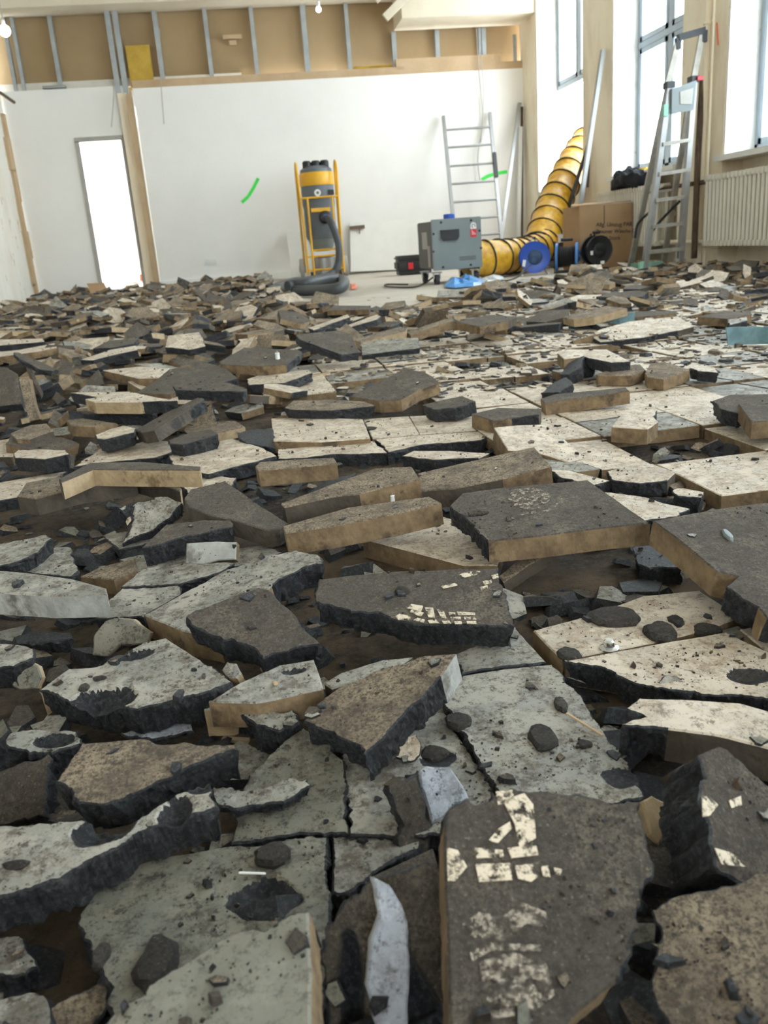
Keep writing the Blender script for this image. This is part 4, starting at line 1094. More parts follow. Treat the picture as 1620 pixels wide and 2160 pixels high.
mb = MB(); mb.box(v0+V((.17, -.17, 1.12)), (.07, .07, .06)); mb.build('latch', 'black', vac)
for s in (-1, 1):
    x = s*.27
    mb = MB(); pts = [v0+V((x, .12, .08)), v0+V((x, .12, 1.38)), v0+V((x, .09, 1.47)), v0+V((x, .0, 1.53)), v0+V((x, -.12, 1.50)), v0+V((x, -.18, 1.40)), v0+V((x*.92, -.24, .75)), v0+V((x*.92, -.26, .06))]
    mb.tube(pts, .016, 8); mb.build('side_tube', 'yellow', vac, smooth=True)
    mb = MB(); mb.tube([v0+V((x*.62, -.27, .05)), v0+V((x*.62, -.26, 1.06))], .014, 8); mb.build('front_tube', 'yellow', vac, smooth=True)
    mb = MB(); mb.lathe(v0+V((s*.31, .10, .14)), [(.05, -.03), (.14, -.025), (.14, .025), (.05, .03)], 22, (1, 0, 0)); w_ = mb.build('wheel', 'boardedge', vac, smooth=True)
    mb = MB(); mb.lathe(v0+V((s*.31, .10, .14)), [(.05, -.04), (.05, .04)], 14, (1, 0, 0)); mb.build('hub', 'alu', w_, smooth=True)
    mb = MB(); mb.lathe(v0+V((s*.2, -.26, .05)), [(.05, -.018), (.05, .018)], 14, (1, 0, 0)); mb.build('castor', 'black', vac, smooth=True)
for z, d, xx in ((1.06, -.25, .25), (.90, -.25, .15), (.38, -.26, .18), (.30, -.26, .25), (.12, -.26, .25)):
    mb = MB(); mb.tube([v0+V((-xx, d, z)), v0+V((xx, d, z))], .013, 8) if z != .90 else mb.box(v0+V((0, -.27, z)), (.26, .02, .05)); mb.build('cross_tube', 'yellow', vac)
mb = MB(); mb.lathe(v0+V((0, 0, .05)), [(.17, 0), (.17, .22), (.14, .24)], 20); mb.build('dust_bin', 'alu', vac, smooth=True)
mb = MB(); mb.lathe(v0+V((.05, -.2, .80)), [(.085, 0), (.085, .09), (.06, .13)], 18, (0, -1, 0)); inl = mb.build('hose_inlet', 'black', vac, smooth=True)
mb = MB(); mb.lathe(v0+V((.06, -.34, .80)), [(.04, 0), (.04, .04)], 12, (0, -1, 0)); mb.build('inlet_collar', 'blue', inl, smooth=True)
def catmull(P, n=8):
    P = [V(p) for p in P]; Q = [P[0]*2-P[1]]+P+[P[-1]*2-P[-2]]; out_ = []
    for i in range(1, len(Q)-2):
        for k in range(n):
            t = k/n; a, b, c, d = Q[i-1:i+3]
            out_.append(.5*((2*b)+(c-a)*t+(2*a-5*b+4*c-d)*t*t+(3*b-a-3*c+d)*t**3))
    return out_+[P[-1]]
hz = .045
HP = [v0+V((.06, -.36, .80)), v0+V((.12, -.44, .70)), v0+V((.18, -.50, .42)), v0+V((.14, -.55, .16)), v0+V((-.02, -.75, hz))]
HP += [onZ(648, 592, hz), onZ(612, 598, hz), onZ(585, 606, hz), onZ(600, 612, hz), onZ(650, 613, hz), onZ(700, 611, hz+.01), onZ(724, 603, hz+.03), onZ(722, 590, hz+.05), onZ(690, 589, hz+.07), onZ(650, 597, hz+.06), onZ(622, 601, hz+.05), onZ(606, 604, hz+.045)]
cp = catmull(HP, 14)
# resample so that the ribs are even
mb = MB(); rad = [.048+(.0035 if k % 2 else 0) for k in range(len(cp))]; mb.tube(cp, rad, 12)
o = mb.build('vacuum_hose', 'hose', None, (HP[7].x, HP[7].y, 0), smooth=True); tag(o, 'thick dark grey suction hose looping on the floor before the vacuum', 'hose')

# leaning white boards behind the vacuum, with a brown handle bracket
def panel(name, q, th, mat, label, cat, grp=None):
    mb = MB(); n = (V(q[1])-V(q[0])).cross(V(q[2])-V(q[0])).normalized()
    if n.y > 0: n = -n
    mb.prism(q, -n*th); o = mb.build(name, mat, None, tuple(min(q, key=lambda p: V(p).z))); return tag(o, label, cat, grp)
panel('board', [onY(604, 490, YB-.05), onY(645, 486, YB-.05), onY(660, 583, YB-.30), onY(616, 585, YB-.30)], .02, 'whiteboard', 'narrow cream board leaning on the wall left of the vacuum', 'board')
pb = panel('board', [onY(738, 470, YB-.04), onY(893, 460, YB-.04), onY(902, 566, YB-.25), onY(740, 573, YB-.25)], .02, 'whiteboard', 'wide white board leaning on the wall right of the vacuum', 'board')
mb = MB(); a = onY(738, 481, YB-.10); b = onY(769, 478, YB-.10); mb.bar(a, b, .03, .05); mb.bar((a+b)/2+V((.03, 0, 0)), (a+b)/2+V((.03, 0, -.09)), .012, .012); mb.build('bracket', 'bronze', pb)
# dado line / skirting of the back wall
mb = MB(); mb.box(((x0+XR)/2, YB-.012, .05), (XR-x0, .024, .10)); o = mb.build('baseboard_back', 'plaster_white'); o['kind'] = 'structure'

# grey air scrubber
my = 8.45; ml = onY(913, 573, my); mr = onY(1018, 567, my); mt_ = onY(912, 465, my)
mw = (mr-ml).length; mh = mt_.z-ml.z; zb_ = (ml.z+mr.z)/2; zb_ = max(zb_, .12)
mc = V(((ml.x+mr.x)/2, my, FZ)); rzm = math.atan2(mr.y-ml.y, mr.x-ml.x)+R(4); RM = Matrix.Rotation(rzm, 3, 'Z'); dp = .58
def MP(x, y, z): return mc+RM @ V((x, y, 0))+V((0, 0, z-FZ))
scr = empty('air_scrubber', mc, 'grey sheet metal air scrubber box with black recessed handle on castors', 'air cleaner')
mb = MB(); mb.box(MP(0, dp/2, zb_+mh/2), (mw-.03, dp, mh-.03), M3=RM); mb.build('housing', 'mach_d', scr, bevel=.008)
mb = MB(); mb.box(MP(0, -.006, zb_+mh/2), (mw, .02, mh), M3=RM); fp = mb.build('front_panel', 'mach', scr, bevel=.005)
mb = MB(); mb.prism([MP(x, -.016, zb_+z) for x, z in ((-.16, mh-.10), (.02, mh-.10), (.02, mh-.17), (-.0, mh-.20), (-.14, mh-.20), (-.16, mh-.17))], RM @ V((0, -.02, 0))); mb.build('handle', 'black', fp)
for x, z in ((-.15, .03), (.13, .03), (-.23, mh-.13), (.23, mh-.13), (-.15, mh-.03), (.15, mh-.03), (.24, .18), (-.24, .18)):
    mb = MB(); mb.lathe(MP(x, -.016, zb_+z), [(.012, 0), (.010, .008)], 10, RM @ V((0, -1, 0))); mb.build('bolt', 'black', fp)
lx = mw/2-.08
mb = MB(); mb.box(MP(lx, -.018, zb_+mh-.14), (.058, .003, .085), M3=RM); st = mb.build('warning_sticker', 'red', fp)
mb = MB(); mb.lathe(MP(lx, -.020, zb_+mh-.078), [(.029, 0), (.029, .002)], 14, RM @ V((0, -1, 0))); mb.box(MP(lx, -.020, zb_+mh-.095), (.058, .003, .03), M3=RM)
sw = mb.build('sticker_head', 'white', st)
mb = MB()
for k in range(12):
    a = pi*2*k/12*.8-.6; mb.bar(MP(lx+cos(a)*.017, -.023, zb_+mh-.083+sin(a)*.017), MP(lx+cos(a+.5)*.017, -.023, zb_+mh-.083+sin(a+.5)*.017), .003, .005)
mb.build('sticker_letter', 'black', st)
mb = MB()
for k in range(4): mb.bar(MP(lx-.018+.011*k, -.021, zb_+mh-.118-.01*k), MP(lx-.012+.011*k, -.021, zb_+mh-.165), .002, .003)
mb.build('sticker_line', 'white', st)
mb = MB()
for k in range(3): mb.box(MP(.10, -.0175, zb_+.11-.014*k), (.17, .002, .006), M3=RM)
mb.build('embossed_print', 'mach_d', fp)
mb = MB(); mb.box(MP(-mw/2+.012, .30, zb_+mh*.6), (.01, .18, .16), M3=RM); mb.box(MP(-mw/2+.012, .16, zb_+mh*.28), (.01, .07, .20), M3=RM); mb.build('side_label', 'boardedge', scr)
for x, y in ((-.2, .06), (.2, .06), (-.2, dp-.08), (.2, dp-.08)):
    mb = MB(); mb.box(MP(x, y, zb_-.02), (.09, .09, .012), M3=RM); mb.box(MP(x-.03, y, zb_-.05), (.006, .05, .06), M3=RM); mb.box(MP(x+.03, y, zb_-.05), (.006, .05, .06), M3=RM); fk = mb.build('castor_fork', 'chrome', scr)
    mb = MB(); mb.lathe(MP(x, y, .045+FZ), [(.02, -.022), (.05, -.018), (.05, .018), (.02, .022)], 18, RM @ V((1, 0, 0))); mb.build('castor_wheel', 'rubber', fk, smooth=True)
mb = MB(); mb.lathe(MP(-.02, .15, zb_+mh-.01), [(.055, 0), (.055, .05), (.05, .055)], 18); tp = mb.build('tape_roll', 'blue', None, tuple(MP(-.02, .15, zb_+mh-.01)), smooth=True); tag(tp, 'bright blue tape roll on top of the grey box', 'tape')

# yellow ventilation duct: floor run and rising run, wire rings as parts
def duct(pts, r, label, step):
    P = catmull(pts, 40); L_ = [0]
    for i in range(1, len(P)): L_.append(L_[-1]+(P[i]-P[i-1]).length)
    tot = L_[-1]; n = max(3, int(tot/step)); N = n*8
    def atl(d):
        i = max(1, next((k for k in range(len(L_)) if L_[k] >= d), len(L_)-1)); t = (d-L_[i-1])/max(1e-6, L_[i]-L_[i-1]); return P[i-1].lerp(P[i], t)
    Q = [atl(tot*k/N) for k in range(N+1)]; rad = [r*(1+.0*k)+r*(-.05*(1-abs(((k % 8)/4)-1))) for k in range(N+1)]
    root = empty('ventilation_duct', Q[0]-V((0, 0, r)), label, 'duct', 'yellow ventilation ducts')
    mb = MB(); mb.tube(Q, rad, 26); f = mb.build('fabric', 'duct', root, smooth=True)
    for v in f.data.vertices: v.co += V((0, 0, 1))*noise.noise(v.co*9)*.018+v.co.normalized()*noise.noise(v.co*23)*.010
    for k in range(n+1):
        c = atl(tot*k/n); c2 = atl(min(tot, tot*k/n+.02)); c1 = atl(max(0, tot*k/n-.02)); d = (c2-c1).normalized()
        d = (d+V((.12, .0, .10))).normalized(); x = d.orthogonal().normalized(); y = d.cross(x)
        mb = MB(); mb.tube([c+x*cos(2*pi*a/24)*(r+.004)+y*sin(2*pi*a/24)*(r+.004) for a in range(24)], .010, 6, closed=True); mb.build('wire_ring', 'cable', root, smooth=True)
    return root
p0 = MP(mw/2-.05, .25, .19); 
duct([p0, onY(1045, 543, 8.85), onY(1090, 539, 9.25), onY(1128, 528, 9.7), onY(1150, 518, 10.0)], .175, 'yellow ventilation duct lying on the floor beside the grey box', .19)
duct([onY(1140, 520, 10.05), onY(1150, 488, 10.25), onY(1166, 440, 10.6), onY(1190, 385, 10.95), onY(1216, 335, 11.3), onY(1238, 300, 11.6)], .205, 'yellow ventilation duct rising from the floor out of the window', .23)

# cable reels
def reel(c, r, axis, mat, dm, label, ww=.16, second=None):
    c = V(c); a = V(axis).normalized(); root = empty('cable_reel', V((c.x, c.y, FZ)), label, 'cable reel', 'cable reels beside the cardboard box')
    for s, mm in ((-1, mat), (1, second or mat)):
        mb = MB(); mb.lathe(c+a*(s*ww/2), [(r*.35, -.004), (r*.9, -.006), (r, -.012), (r, .012), (r*.9, .006), (r*.35, .004)], 36, a); d = mb.build('flange', mm, root, smooth=True)
    up_ = a.orthogonal().normalized(); v_ = a.cross(up_)
    mb = MB(); mb.lathe(c-a*(ww/2-.01), [(r*.72+(.006 if k % 2 else -.004), (ww-.02)*k/18) for k in range(19)], 24, a); mb.build('wound_cable', 'cable', root, smooth=True)
    mb = MB(); mb.lathe(c+a*(ww/2), [(r*.48, 0), (r*.48, .018), (r*.42, .022)], 26, a); hb = mb.build('socket_plate', dm, root, smooth=True)
    for k in range(3):
        q = c+a*(ww/2+.022)+up_*cos(2*pi*k/3+.5)*r*.24+v_*sin(2*pi*k/3+.5)*r*.24
        mb = MB(); mb.lathe(q, [(r*.17, 0), (r*.17, .012), (r*.10, .014)], 14, a); mb.build('socket', 'navy' if mat != 'black' else 'black', hb, smooth=True)
    # tubular stand
    h = a.cross(Z_).normalized()
    mb = MB()
    for s in (-1, 1): mb.tube([V((c.x, c.y, FZ+.012))+h*r*.85*s+a*.10, V((c.x, c.y, FZ+.012))+h*r*.85*s-a*.12, c+h*r*.15*s-a*(ww/2+.02), c+Z_*(r+.02)-a*(ww/2+.02)+h*.02*s], .009, 8)
    mb.build('stand', 'chrome' if mat == 'blue' else 'black', root, smooth=True)
    mb = MB(); mb.tube([c+Z_*(r+.03)-a*.06, c+Z_*(r+.03)+a*.06], .016, 8); mb.build('grip', 'black', root, smooth=True)
    return root
cA = onY(1127, 545, 8.75); cA.z = max(cA.z, .165); rl = reel(cA, .155, (-.22, -1, 0), 'blue', 'navy', 'big blue cable reel facing the room before the yellow duct', .13)
mb = MB(); aa = V((-.22, -1, 0)).normalized(); hh = aa.cross(Z_).normalized(); cc = cA+aa*.075-hh*.0; mb.box(cc+V((-.115, 0, -.05)), (.03, .004, .065), M3=Matrix.Rotation(.2, 3, 'Y')); mb.build('paper_label', 'white', rl)
cB = onY(1196, 541, 8.75); cB.z = max(cB.z, .14); reel(cB, .135, (.93, -.40, 0), 'blue_lt', 'navy', 'blue flanged reel of black cable seen from its side', .20)
cC = onY(1258, 528, 8.75); cC.z = max(cC.z, .15); r3 = reel(cC, .145, (.12, -1, 0), 'black', 'black', 'black cable reel standing before the cardboard box', .12)
mb = MB(); mb.box(cC+V((-.08, -.075, -.02)), (.03, .004, .04)); mb.box(cC+V((.03, -.09, -.12)), (.04, .004, .03)); mb.build('paper_label', 'white', r3)
mb = MB(); mb.tube(catmull([onZ(1118, 560, .10), onZ(1090, 585, .01), onZ(1060, 592, .0), onZ(1050, 583, .0), onZ(1010, 580, .0)], 8), .008, 6); tag(mb.build('power_cable', 'cable', None, tuple(onZ(1060, 592, 0))), 'thin grey cable trailing left from the big blue reel', 'cable')
mb = MB(); mb.tube(catmull([MP(-.25, .02, .06), onZ(895, 598, .0), onZ(870, 606, .0), onZ(820, 605, .0), onZ(815, 600, .0), onZ(860, 600, .0)], 8), .008, 6); tag(mb.build('power_cable', 'cable', None, tuple(onZ(870, 606, 0))), 'dark cable lying on the screed left of the grey box', 'cable')

# cardboard box with marker writing (kept as loose handwriting)
bl = onY(1222, 552, 8.95); br_ = onY(1333, 552, 8.95); tz = onY(1333, 427, 8.95).z
bx = empty('cardboard_box', ((bl.x+br_.x)/2, 9.2, FZ), 'large brown cardboard box with faint handwriting by the radiator', 'box')
mb = MB(); mb.box(((bl.x+br_.x)/2, 9.2, (tz+FZ)/2), (br_.x-bl.x, .5, tz-FZ)); mb.build('carton', 'card', bx, bevel=.006)
mb = MB(); mb.prism([V((bl.x-.09, 8.95, tz)), V((br_.x-.02, 8.95, tz+.012)), V((br_.x-.06, 9.15, tz+.02)), V((bl.x, 9.15, tz+.02))], (0, 0, .008)); mb.build('flap', 'card', bx)
mb = MB(); mb.box(((bl.x+br_.x)/2-.02, 8.948, tz-.10), (.006, .004, .18)); mb.build('seam', 'mach_d', bx)
def hand(txt, c, h, parent, name):
    cu = bpy.data.curves.new('writing', 'FONT'); cu.body = txt; cu.size = h; cu.extrude = .001; cu.offset = 0
    o = bpy.data.objects.new('writing', cu); o.rotation_euler = (R(90), R(-3), 0); C.objects.link(o); bpy.context.view_layer.update()
    dg_ = bpy.context.evaluated_depsgraph_get(); me = bpy.data.meshes.new_from_object(o.evaluated_get(dg_)); bpy.data.objects.remove(o)
    me.transform(Matrix.Rotation(R(3), 4, 'Y') @ Matrix.Rotation(R(90), 4, 'X')); me.materials.clear(); me.materials.append(M['ink'])
    o = bpy.data.objects.new(name, me); C.objects.link(o); o.parent = parent; o.location = V(c)-V(parent.location); return o
for tx, px, py, hh_ in (('Allg. Umzug PAR', 1257, 478, .058), ('Brauner Wäsche DG', 1257, 492, .056), ('4 Stück', 1276, 506, .056)):
    hand(tx, onY(px, py, 8.945), hh_, bx, 'handwriting')
# things in front of / beside it
mb = MB(); c = onY(1195, 512, 10.0); mb.box((c.x, 10.05, .13), (.36, .36, .26)); o = mb.build('crate', 'mach_d', None, (c.x, 10.05, FZ), bevel=.01); tag(o, 'dark tool crate behind the blue flanged reel', 'crate')
mb = MB(); mb.box((c.x-.02, 9.98, .31), (.30, .22, .09), .15); o = mb.build('parcel', 'white', None, (c.x, 9.98, .26)); tag(o, 'white and orange packet on the dark crate', 'packet')
mb = MB(); mb.box((c.x-.13, 9.865, .31), (.07, .004, .07), .15); mb.box((c.x+.10, 9.9, .32), (.06, .004, .05), .15); mb.build('orange_print', 'orange', o)
mb = MB(); c = onY(872, 562, 11.3); mb.box((c.x, 11.3, .11), (.46, .30, .12)); mb.box((c.x, 11.3, .20), (.46, .30, .055)); o = mb.build('tool_case', 'black', None, (c.x, 11.3, FZ), bevel=.02); tag(o, 'low black plastic tool case left of the grey box', 'case')
mb = MB(); mb.box((c.x, 11.3, .025), (.42, .26, .06)); mb.build('case_foot', 'black', o, bevel=.01)
mb = MB(); q = onY(868, 572, 11.1); mb.box((q.x, 11.13, .10), (.06, .02, .08)); mb.build('latch', 'red', o)

# crumpled film
def crumple(name, poly, z, h, mat, label, cat, seed):
    mb = MB(); cx = sum(p[0] for p in poly)/len(poly); cy = sum(p[1] for p in poly)/len(poly); N = len(poly); vs = []; rk = random.Random(seed)
    for li, (q, zz) in enumerate(((1., 0), (.85, .6), (.5, 1.), (.2, .8))):
        for k, (px, py) in enumerate(poly):
            p = onZ(cx+(px-cx)*q, cy+(py-cy)*q, z); vs.append(p+V((rk.gauss(0, .010), rk.gauss(0, .03), max(0, h*zz*rk.uniform(.3, 1.3)))))
    fs = [(l*N+k, l*N+(k+1) % N, (l+1)*N+(k+1) % N, (l+1)*N+k) for l in range(3) for k in range(N)]+[tuple(range(3*N, 4*N))]
    mb.add(vs, fs); o = mb.build(name, mat, None, tuple(onZ(cx, cy, z))); return tag(o, label, cat)
crumple('plastic_film', [(938,600),(945,592),(965,590),(985,588),(1005,587),(1016,592),(1018,599),(1000,603),(980,605),(960,607),(940,606)], .0, .06, 'film', 'crumpled bright blue plastic film before the grey box', 'film', 4)
crumple('plastic_film', [(1014,583),(1030,580),(1055,582),(1062,588),(1050,596),(1030,600),(1016,594)], .0, .04, 'film_w', 'pale translucent film beside the bright blue film', 'film', 5)
crumple('debris_bit', [(737,606),(741,602),(748,601),(753,604),(751,608),(742,610)], .0, .03, 'orange', 'small orange scrap on the cleared floor', 'scrap', 6)
crumple('rag', [(345,599),(350,593),(360,592),(366,597),(360,602),(348,603)], .03, .05, 'cloth_y', 'yellow green scrap at the foot of the white wall', 'scrap', 7)
# cardboard scrap standing in the rubble before the door
panel('cardboard_piece', [onY(183, 598, 11.6), onY(219, 596, 11.6), onY(233, 622, 11.45), onY(195, 628, 11.45)], .02, 'card', 'tan cardboard scrap standing in the rubble before the doorway', 'cardboard')
# white sacks seen through the doorway
for k, (pl, lb) in enumerate(((((214, 585), (232, 590), (262, 600), (298, 606), (298, 622), (222, 622)), 'white crumpled sheeting heaped in the doorway'), (((250, 575), (262, 569), (285, 570), (298, 580), (300, 600), (262, 600)), 'white bag behind the sheeting in the doorway'))):
    mb = MB(); q = [onY(px, py, 13.9+.35*k) for px, py in pl]; N = len(q); vs = []
    for s, zz in ((1., 0), (.9, -.12), (.6, -.2)):
        c = sum(q, V())/N; vs += [c+(p-c)*s+V((0, zz, 0))+V((0, noise.noise(p*9)*.04, noise.noise(p*7+V((s, 0, 0)))*.03)) for p in q]
    fs = [(l*N+a, l*N+(a+1) % N, (l+1)*N+(a+1) % N, (l+1)*N+a) for l in range(2) for a in range(N)]+[tuple(range(2*N, 3*N)), tuple(range(N))]
    mb.add(vs, fs); o = mb.build('plastic_sheet' if k == 0 else 'plastic_bag', 'film_w', None, tuple(min(q, key=lambda p: p.z))); tag(o, lb, 'sheeting' if k == 0 else 'bag')
mb = MB(); c = onY(294, 586, 14.2); mb.box(c, (.10, .08, .10)); tag(mb.build('packet', 'orange', None, tuple(c-V((0, 0, .05)))), 'small orange packet at the right side of the doorway', 'packet')

# rung ladder leaning on the back wall
lt, ltr = onY(935, 245, YB-.07), onY(1033, 238, YB-.07); lbm = onY(966, 570, YB-.95); rbm = onY(1063, 560, YB-.95)
lbm.z = rbm.z = FZ
lad = empty('ladder', (lbm+rbm)/2, 'aluminium rung ladder leaning on the white back wall', 'ladder')
for a, b in ((lt, lbm), (ltr, rbm)):
    mb = MB(); mb.bar(a, b, .05, .045, (1, 0, 0)); mb.build('rail', 'alu', lad)
for py in (272, 310, 350, 388, 427, 464, 500, 535):
    t = (py-242)/(565-242); mb = MB(); mb.tube([lt.lerp(lbm, t), ltr.lerp(rbm, t)], .017, 8); mb.build('rung', 'alu', lad, smooth=True)
mb = MB(); mb.bar(ltr.lerp(rbm, .27)+V((0, -.03, 0)), ltr.lerp(rbm, .43)+V((0, -.03, 0)), .05, .05, (1, 0, 0)); mb.build('foam_sleeve', 'black', lad)
# poles in the corner and against the first pier
def pole(a, b, w, h, mat, label, grp=None, cat='pole', name='pole'):
    mb = MB(); mb.bar(a, b, w, h, (1, 0, 0)); o = mb.build(name, mat, None, tuple(b if b.z < a.z else a)); return tag(o, label, cat, grp)
b = onY(1056, 505, YB-.85); b = onY(1052, 540, YB-.85); b.z = max(b.z, 0.); pole(onY(1096, 218, YB-.05), b, .05, .045, 'alu', 'long aluminium bar leaning left of the room corner')
b = onY(1092, 520, YB-.3); pole(onY(1098, 268, YB-.06), V((b.x, b.y, 0)), .06, .05, 'white', 'white strip standing upright in the room corner')
b = onY(1101, 540, YB-.12); pole(onY(1101, 225, YB-.03), V((b.x, b.y, 0)), .02, .03, 'rust', 'thin brown pipe running up the room corner')
a = onX(1272, 105, XR-.05); b = V((3.62, a.y-.15, 0)); pole(a, b, .06, .042, 'alu', 'long aluminium profile leaning against the first window pier')
a = onX(1242, 302, XR-.04); b = V((3.55, a.y-.05, 0)); pole(a, b, .03, .04, 'black', 'thin black rod leaning behind the aluminium profile')
# black post at duct exit
pole(onX(1238, 330, XR-.03), onX(1236, 395, XR-.03), .05, .05, 'bronze', 'short dark bracket on the edge of the window pier', cat='bracket', name='bracket')

# pipes on the second pier
for px, w, z0, mat, nm in ((1484, .05, -.02, 'cream', 'painted'), (1496, .022, -.02, 'cream', 'thin painted')):
    p = onX(px, 250, XR-.05); mb = MB(); mb.tube([V((XR-.045, p.y, -.02)), V((XR-.045, p.y, 4.1))], w/2, 10)
    for z in (.6, 2.0, 3.2): mb.tube([V((XR-.045, p.y, z)), V((XR-.045, p.y, z+.02))], w*.8, 10)
    o = mb.build('heating_pipe', mat, None, (XR-.045, p.y, -.02), smooth=True); tag(o, nm+' cream heating pipe running up the second window pier', 'pipe')
p = onX(1470, 300, XR-.12)
mb = MB(); mb.tube([onX(1482, 165, XR-.06), onX(1472, 330, XR-.10), onX(1464, 545, XR-.14)], .028, 10); o = mb.build('standpipe', 'rust', None, tuple(onX(1464, 545, XR-.14)), smooth=True); tag(o, 'dark rusty downpipe beside the step ladder', 'pipe')
mb = MB(); a = onX(1340, 408, XR-.08); b = onX(1508, 378, XR-.08); b.z = a.z = (a.z+b.z)/2; mb.tube([a, b], .02, 8); mb.tube([b, b-V((0, .22, 0))], .026, 8); o = mb.build('connecting_pipe', 'rust', None, tuple(a), smooth=True); tag(o, 'horizontal rusty pipe between the two radiators', 'pipe')
mb = MB(); a = onX(1400, 517, XR-.08); b = onX(1512, 510, XR-.08); a.z = b.z; mb.tube([a, b], .022, 8); o = mb.build('connecting_pipe', 'cream', None, tuple(a), smooth=True); tag(o, 'horizontal cream pipe low down behind the step ladder', 'pipe')

# radiators, each column its own part
def radiator(y0, y1, z0, z1, label, xx=4.02, n=None):
    root = empty('radiator', (xx, (y0+y1)/2, z0), label, 'radiator', 'column radiators below the windows')
    n = n or int((y1-y0)/.062)
    for k in range(n):
        y = y0+(k+.5)*(y1-y0)/n; mb = MB()
        for dx in (-.05, .05): mb.tube([(xx+dx, y, z0+.02), (xx+dx, y, z1-.02)], .018, 8)
        mb.box((xx, y, z1-.02), (.145, .040, .045)); mb.box((xx, y, z0+.02), (.145, .040, .045))
        mb.build('column', 'radiator', root, smooth=True)
    mb = MB(); mb.tube([(xx, y0-.02, z1-.03), (xx, y1+.04, z1-.03)], .02, 8); mb.tube([(xx, y0-.02, z0+.03), (xx, y1+.04, z0+.03)], .02, 8)
    mb.box((XR+.08, y0+.15, (z0+z1)/2), (.16, .03, .04)); mb.box((XR+.08, y1-.15, (z0+z1)/2), (.16, .03, .04)); mb.build('header_pipe', 'radiator', root, smooth=True)
radiator(5.2, 7.50, .19, .77, 'cream column radiator at the right edge below the third window')
radiator(8.42, 10.0, .19, .77, 'cream column radiator behind the step ladder, black clothes on it')
# clothes on the radiator
cl = onX(1322, 393, 4.0); rk = random.Random(8)
bm2 = bmesh.new(); bmesh.ops.create_icosphere(bm2, subdivisions=4, radius=1)
for v in bm2.verts:
    v.co = V((v.co.x*.13, v.co.y*.42, max(-.35, v.co.z)*.13)); v.co += v.co.normalized()*noise.noise(v.co*9)*.06+V((0, 0, 1))*noise.noise(v.co*17)*.05
me = bpy.data.meshes.new('black_clothes'); bm2.to_mesh(me); bm2.free(); me.materials.append(M['cloth'])
o = bpy.data.objects.new('folded_clothes', me); o.location = (4.02, onX(1325, 390, 4.0).y, .83); C.objects.link(o); tag(o, 'crumpled black clothes lying on the radiator behind the ladder', 'clothes')
mb = MB(); mb.box((4.25, onX(1345, 370, 4.2).y, .955), (.16, .34, .05), .2); o = mb.build('yellow_cloth', 'cloth_y', None, (4.25, onX(1345, 370, 4.2).y, .93), bevel=.02); tag(o, 'pale yellow cloth on the sill above the black clothes', 'cloth')

# aluminium step ladder
ly = 7.6
def LP(px, py, y=ly): return onY(px, py, y)
Lt, Lb, Rt, Rb = LP(1411, 180), LP(1359, 556), LP(1463, 168), LP(1434, 556)
for q in (Lb, Rb): q.z = FZ
sl = empty('step_ladder', (Lb+Rb)/2, 'tall aluminium step ladder standing before the second window pier', 'ladder')
for a, b in ((Lt, Lb), (Rt, Rb)):
    mb = MB(); mb.bar(a, b, .06, .045, (1, 0, 0)); rl_ = mb.build('front_rail', 'alu', sl)
    mb = MB(); mb.bar(b+V((0, 0, .10)), b, .045, .10, (1, 0, 0)); mb.build('foot', 'turq' if b is Lb else 'boardedge', rl_)
dl = V((.16, .62, 0))
for a, b in ((Lt, Lb), (Rt, Rb)):
    mb = MB(); e_ = V((b.x+.10, b.y+.55, FZ)); mb.bar(a+V((.02, .06, -.02)), e_, .028, .05, (1, 0, 0)); mb.build('rear_rail', 'alu_worn', sl)
for t in (.23, .38, .455, .58, .70, .80, .90):
    pass
for py in (293, 352, 405, 459, 512):
    t = (py-178)/(556-178); mb = MB(); a = Lt.lerp(Lb, t); b = Rt.lerp(Rb, t); mb.bar(a, b, .09, .03); mb.build('tread', 'alu_worn', sl)
t = .80; mb = MB(); mb.bar(Lt.lerp(Lb, .55)+V((.06, .35, 0)), Rt.lerp(Rb, .55)+V((.06, .35, 0)), .03, .02); mb.build('rear_brace', 'alu_worn', sl)
T1, T2 = LP(1433, 82, ly+.06), LP(1482, 66, ly+.06)
for a, b in ((T1, Lt), (T2, Rt+V((.02, 0, 0)))):
    mb = MB(); mb.bar(a, b+V((0, .05, -.02)), .022, .05, (1, 0, 0)); mb.build('handrail', 'alu_worn', sl)
mb = MB(); a = LP(1430, 80, ly+.06); b = LP(1486, 64, ly+.06); mb.bar(a, b, .05, .05); mb.bar(a, a+V((.005, 0, -.09)), .04, .04); mb.bar(b, b+V((0, 0, -.09)), .04, .04); mb.build('top_bar', 'black', sl)
mb = MB(); q = [LP(1411, 190), LP(1462, 172), LP(1456, 234), LP(1410, 243)]; mb.prism([p-V((0, .06, 0)) for p in q], (0, .03, 0)); pl = mb.build('platform', 'mach', sl)
mb = MB(); q = [LP(1427, 196), LP(1455, 188), LP(1452, 222), LP(1428, 222)]; mb.prism([p-V((0, .066, 0)) for p in q], (0, .005, 0)); mb.build('platform_label', 'boardedge', pl)
for q_ in (Lt, Rt):
    mb = MB(); mb.box(q_, (.07, .09, .05)); mb.build('hinge', 'black', sl)
mb = MB(); mb.box(Rt+V((.03, -.05, 0)), (.05, .03, .03)); mb.build('hinge_pin', 'red', sl)
mb = MB(); mb.box(Lt.lerp(Lb, .13)+V((-.02, -.03, 0)), (.04, .05, .09)); mb.build('hinge_lock', 'turq', sl)
mb = MB(); mb.tube(catmull([Lt.lerp(Lb, .66)+V((.0, .05, 0)), Lt.lerp(Lb, .72)+V((-.03, .2, 0)), Lt.lerp(Lb, .80)+V((-.02, .25, 0))], 6), .012, 6)
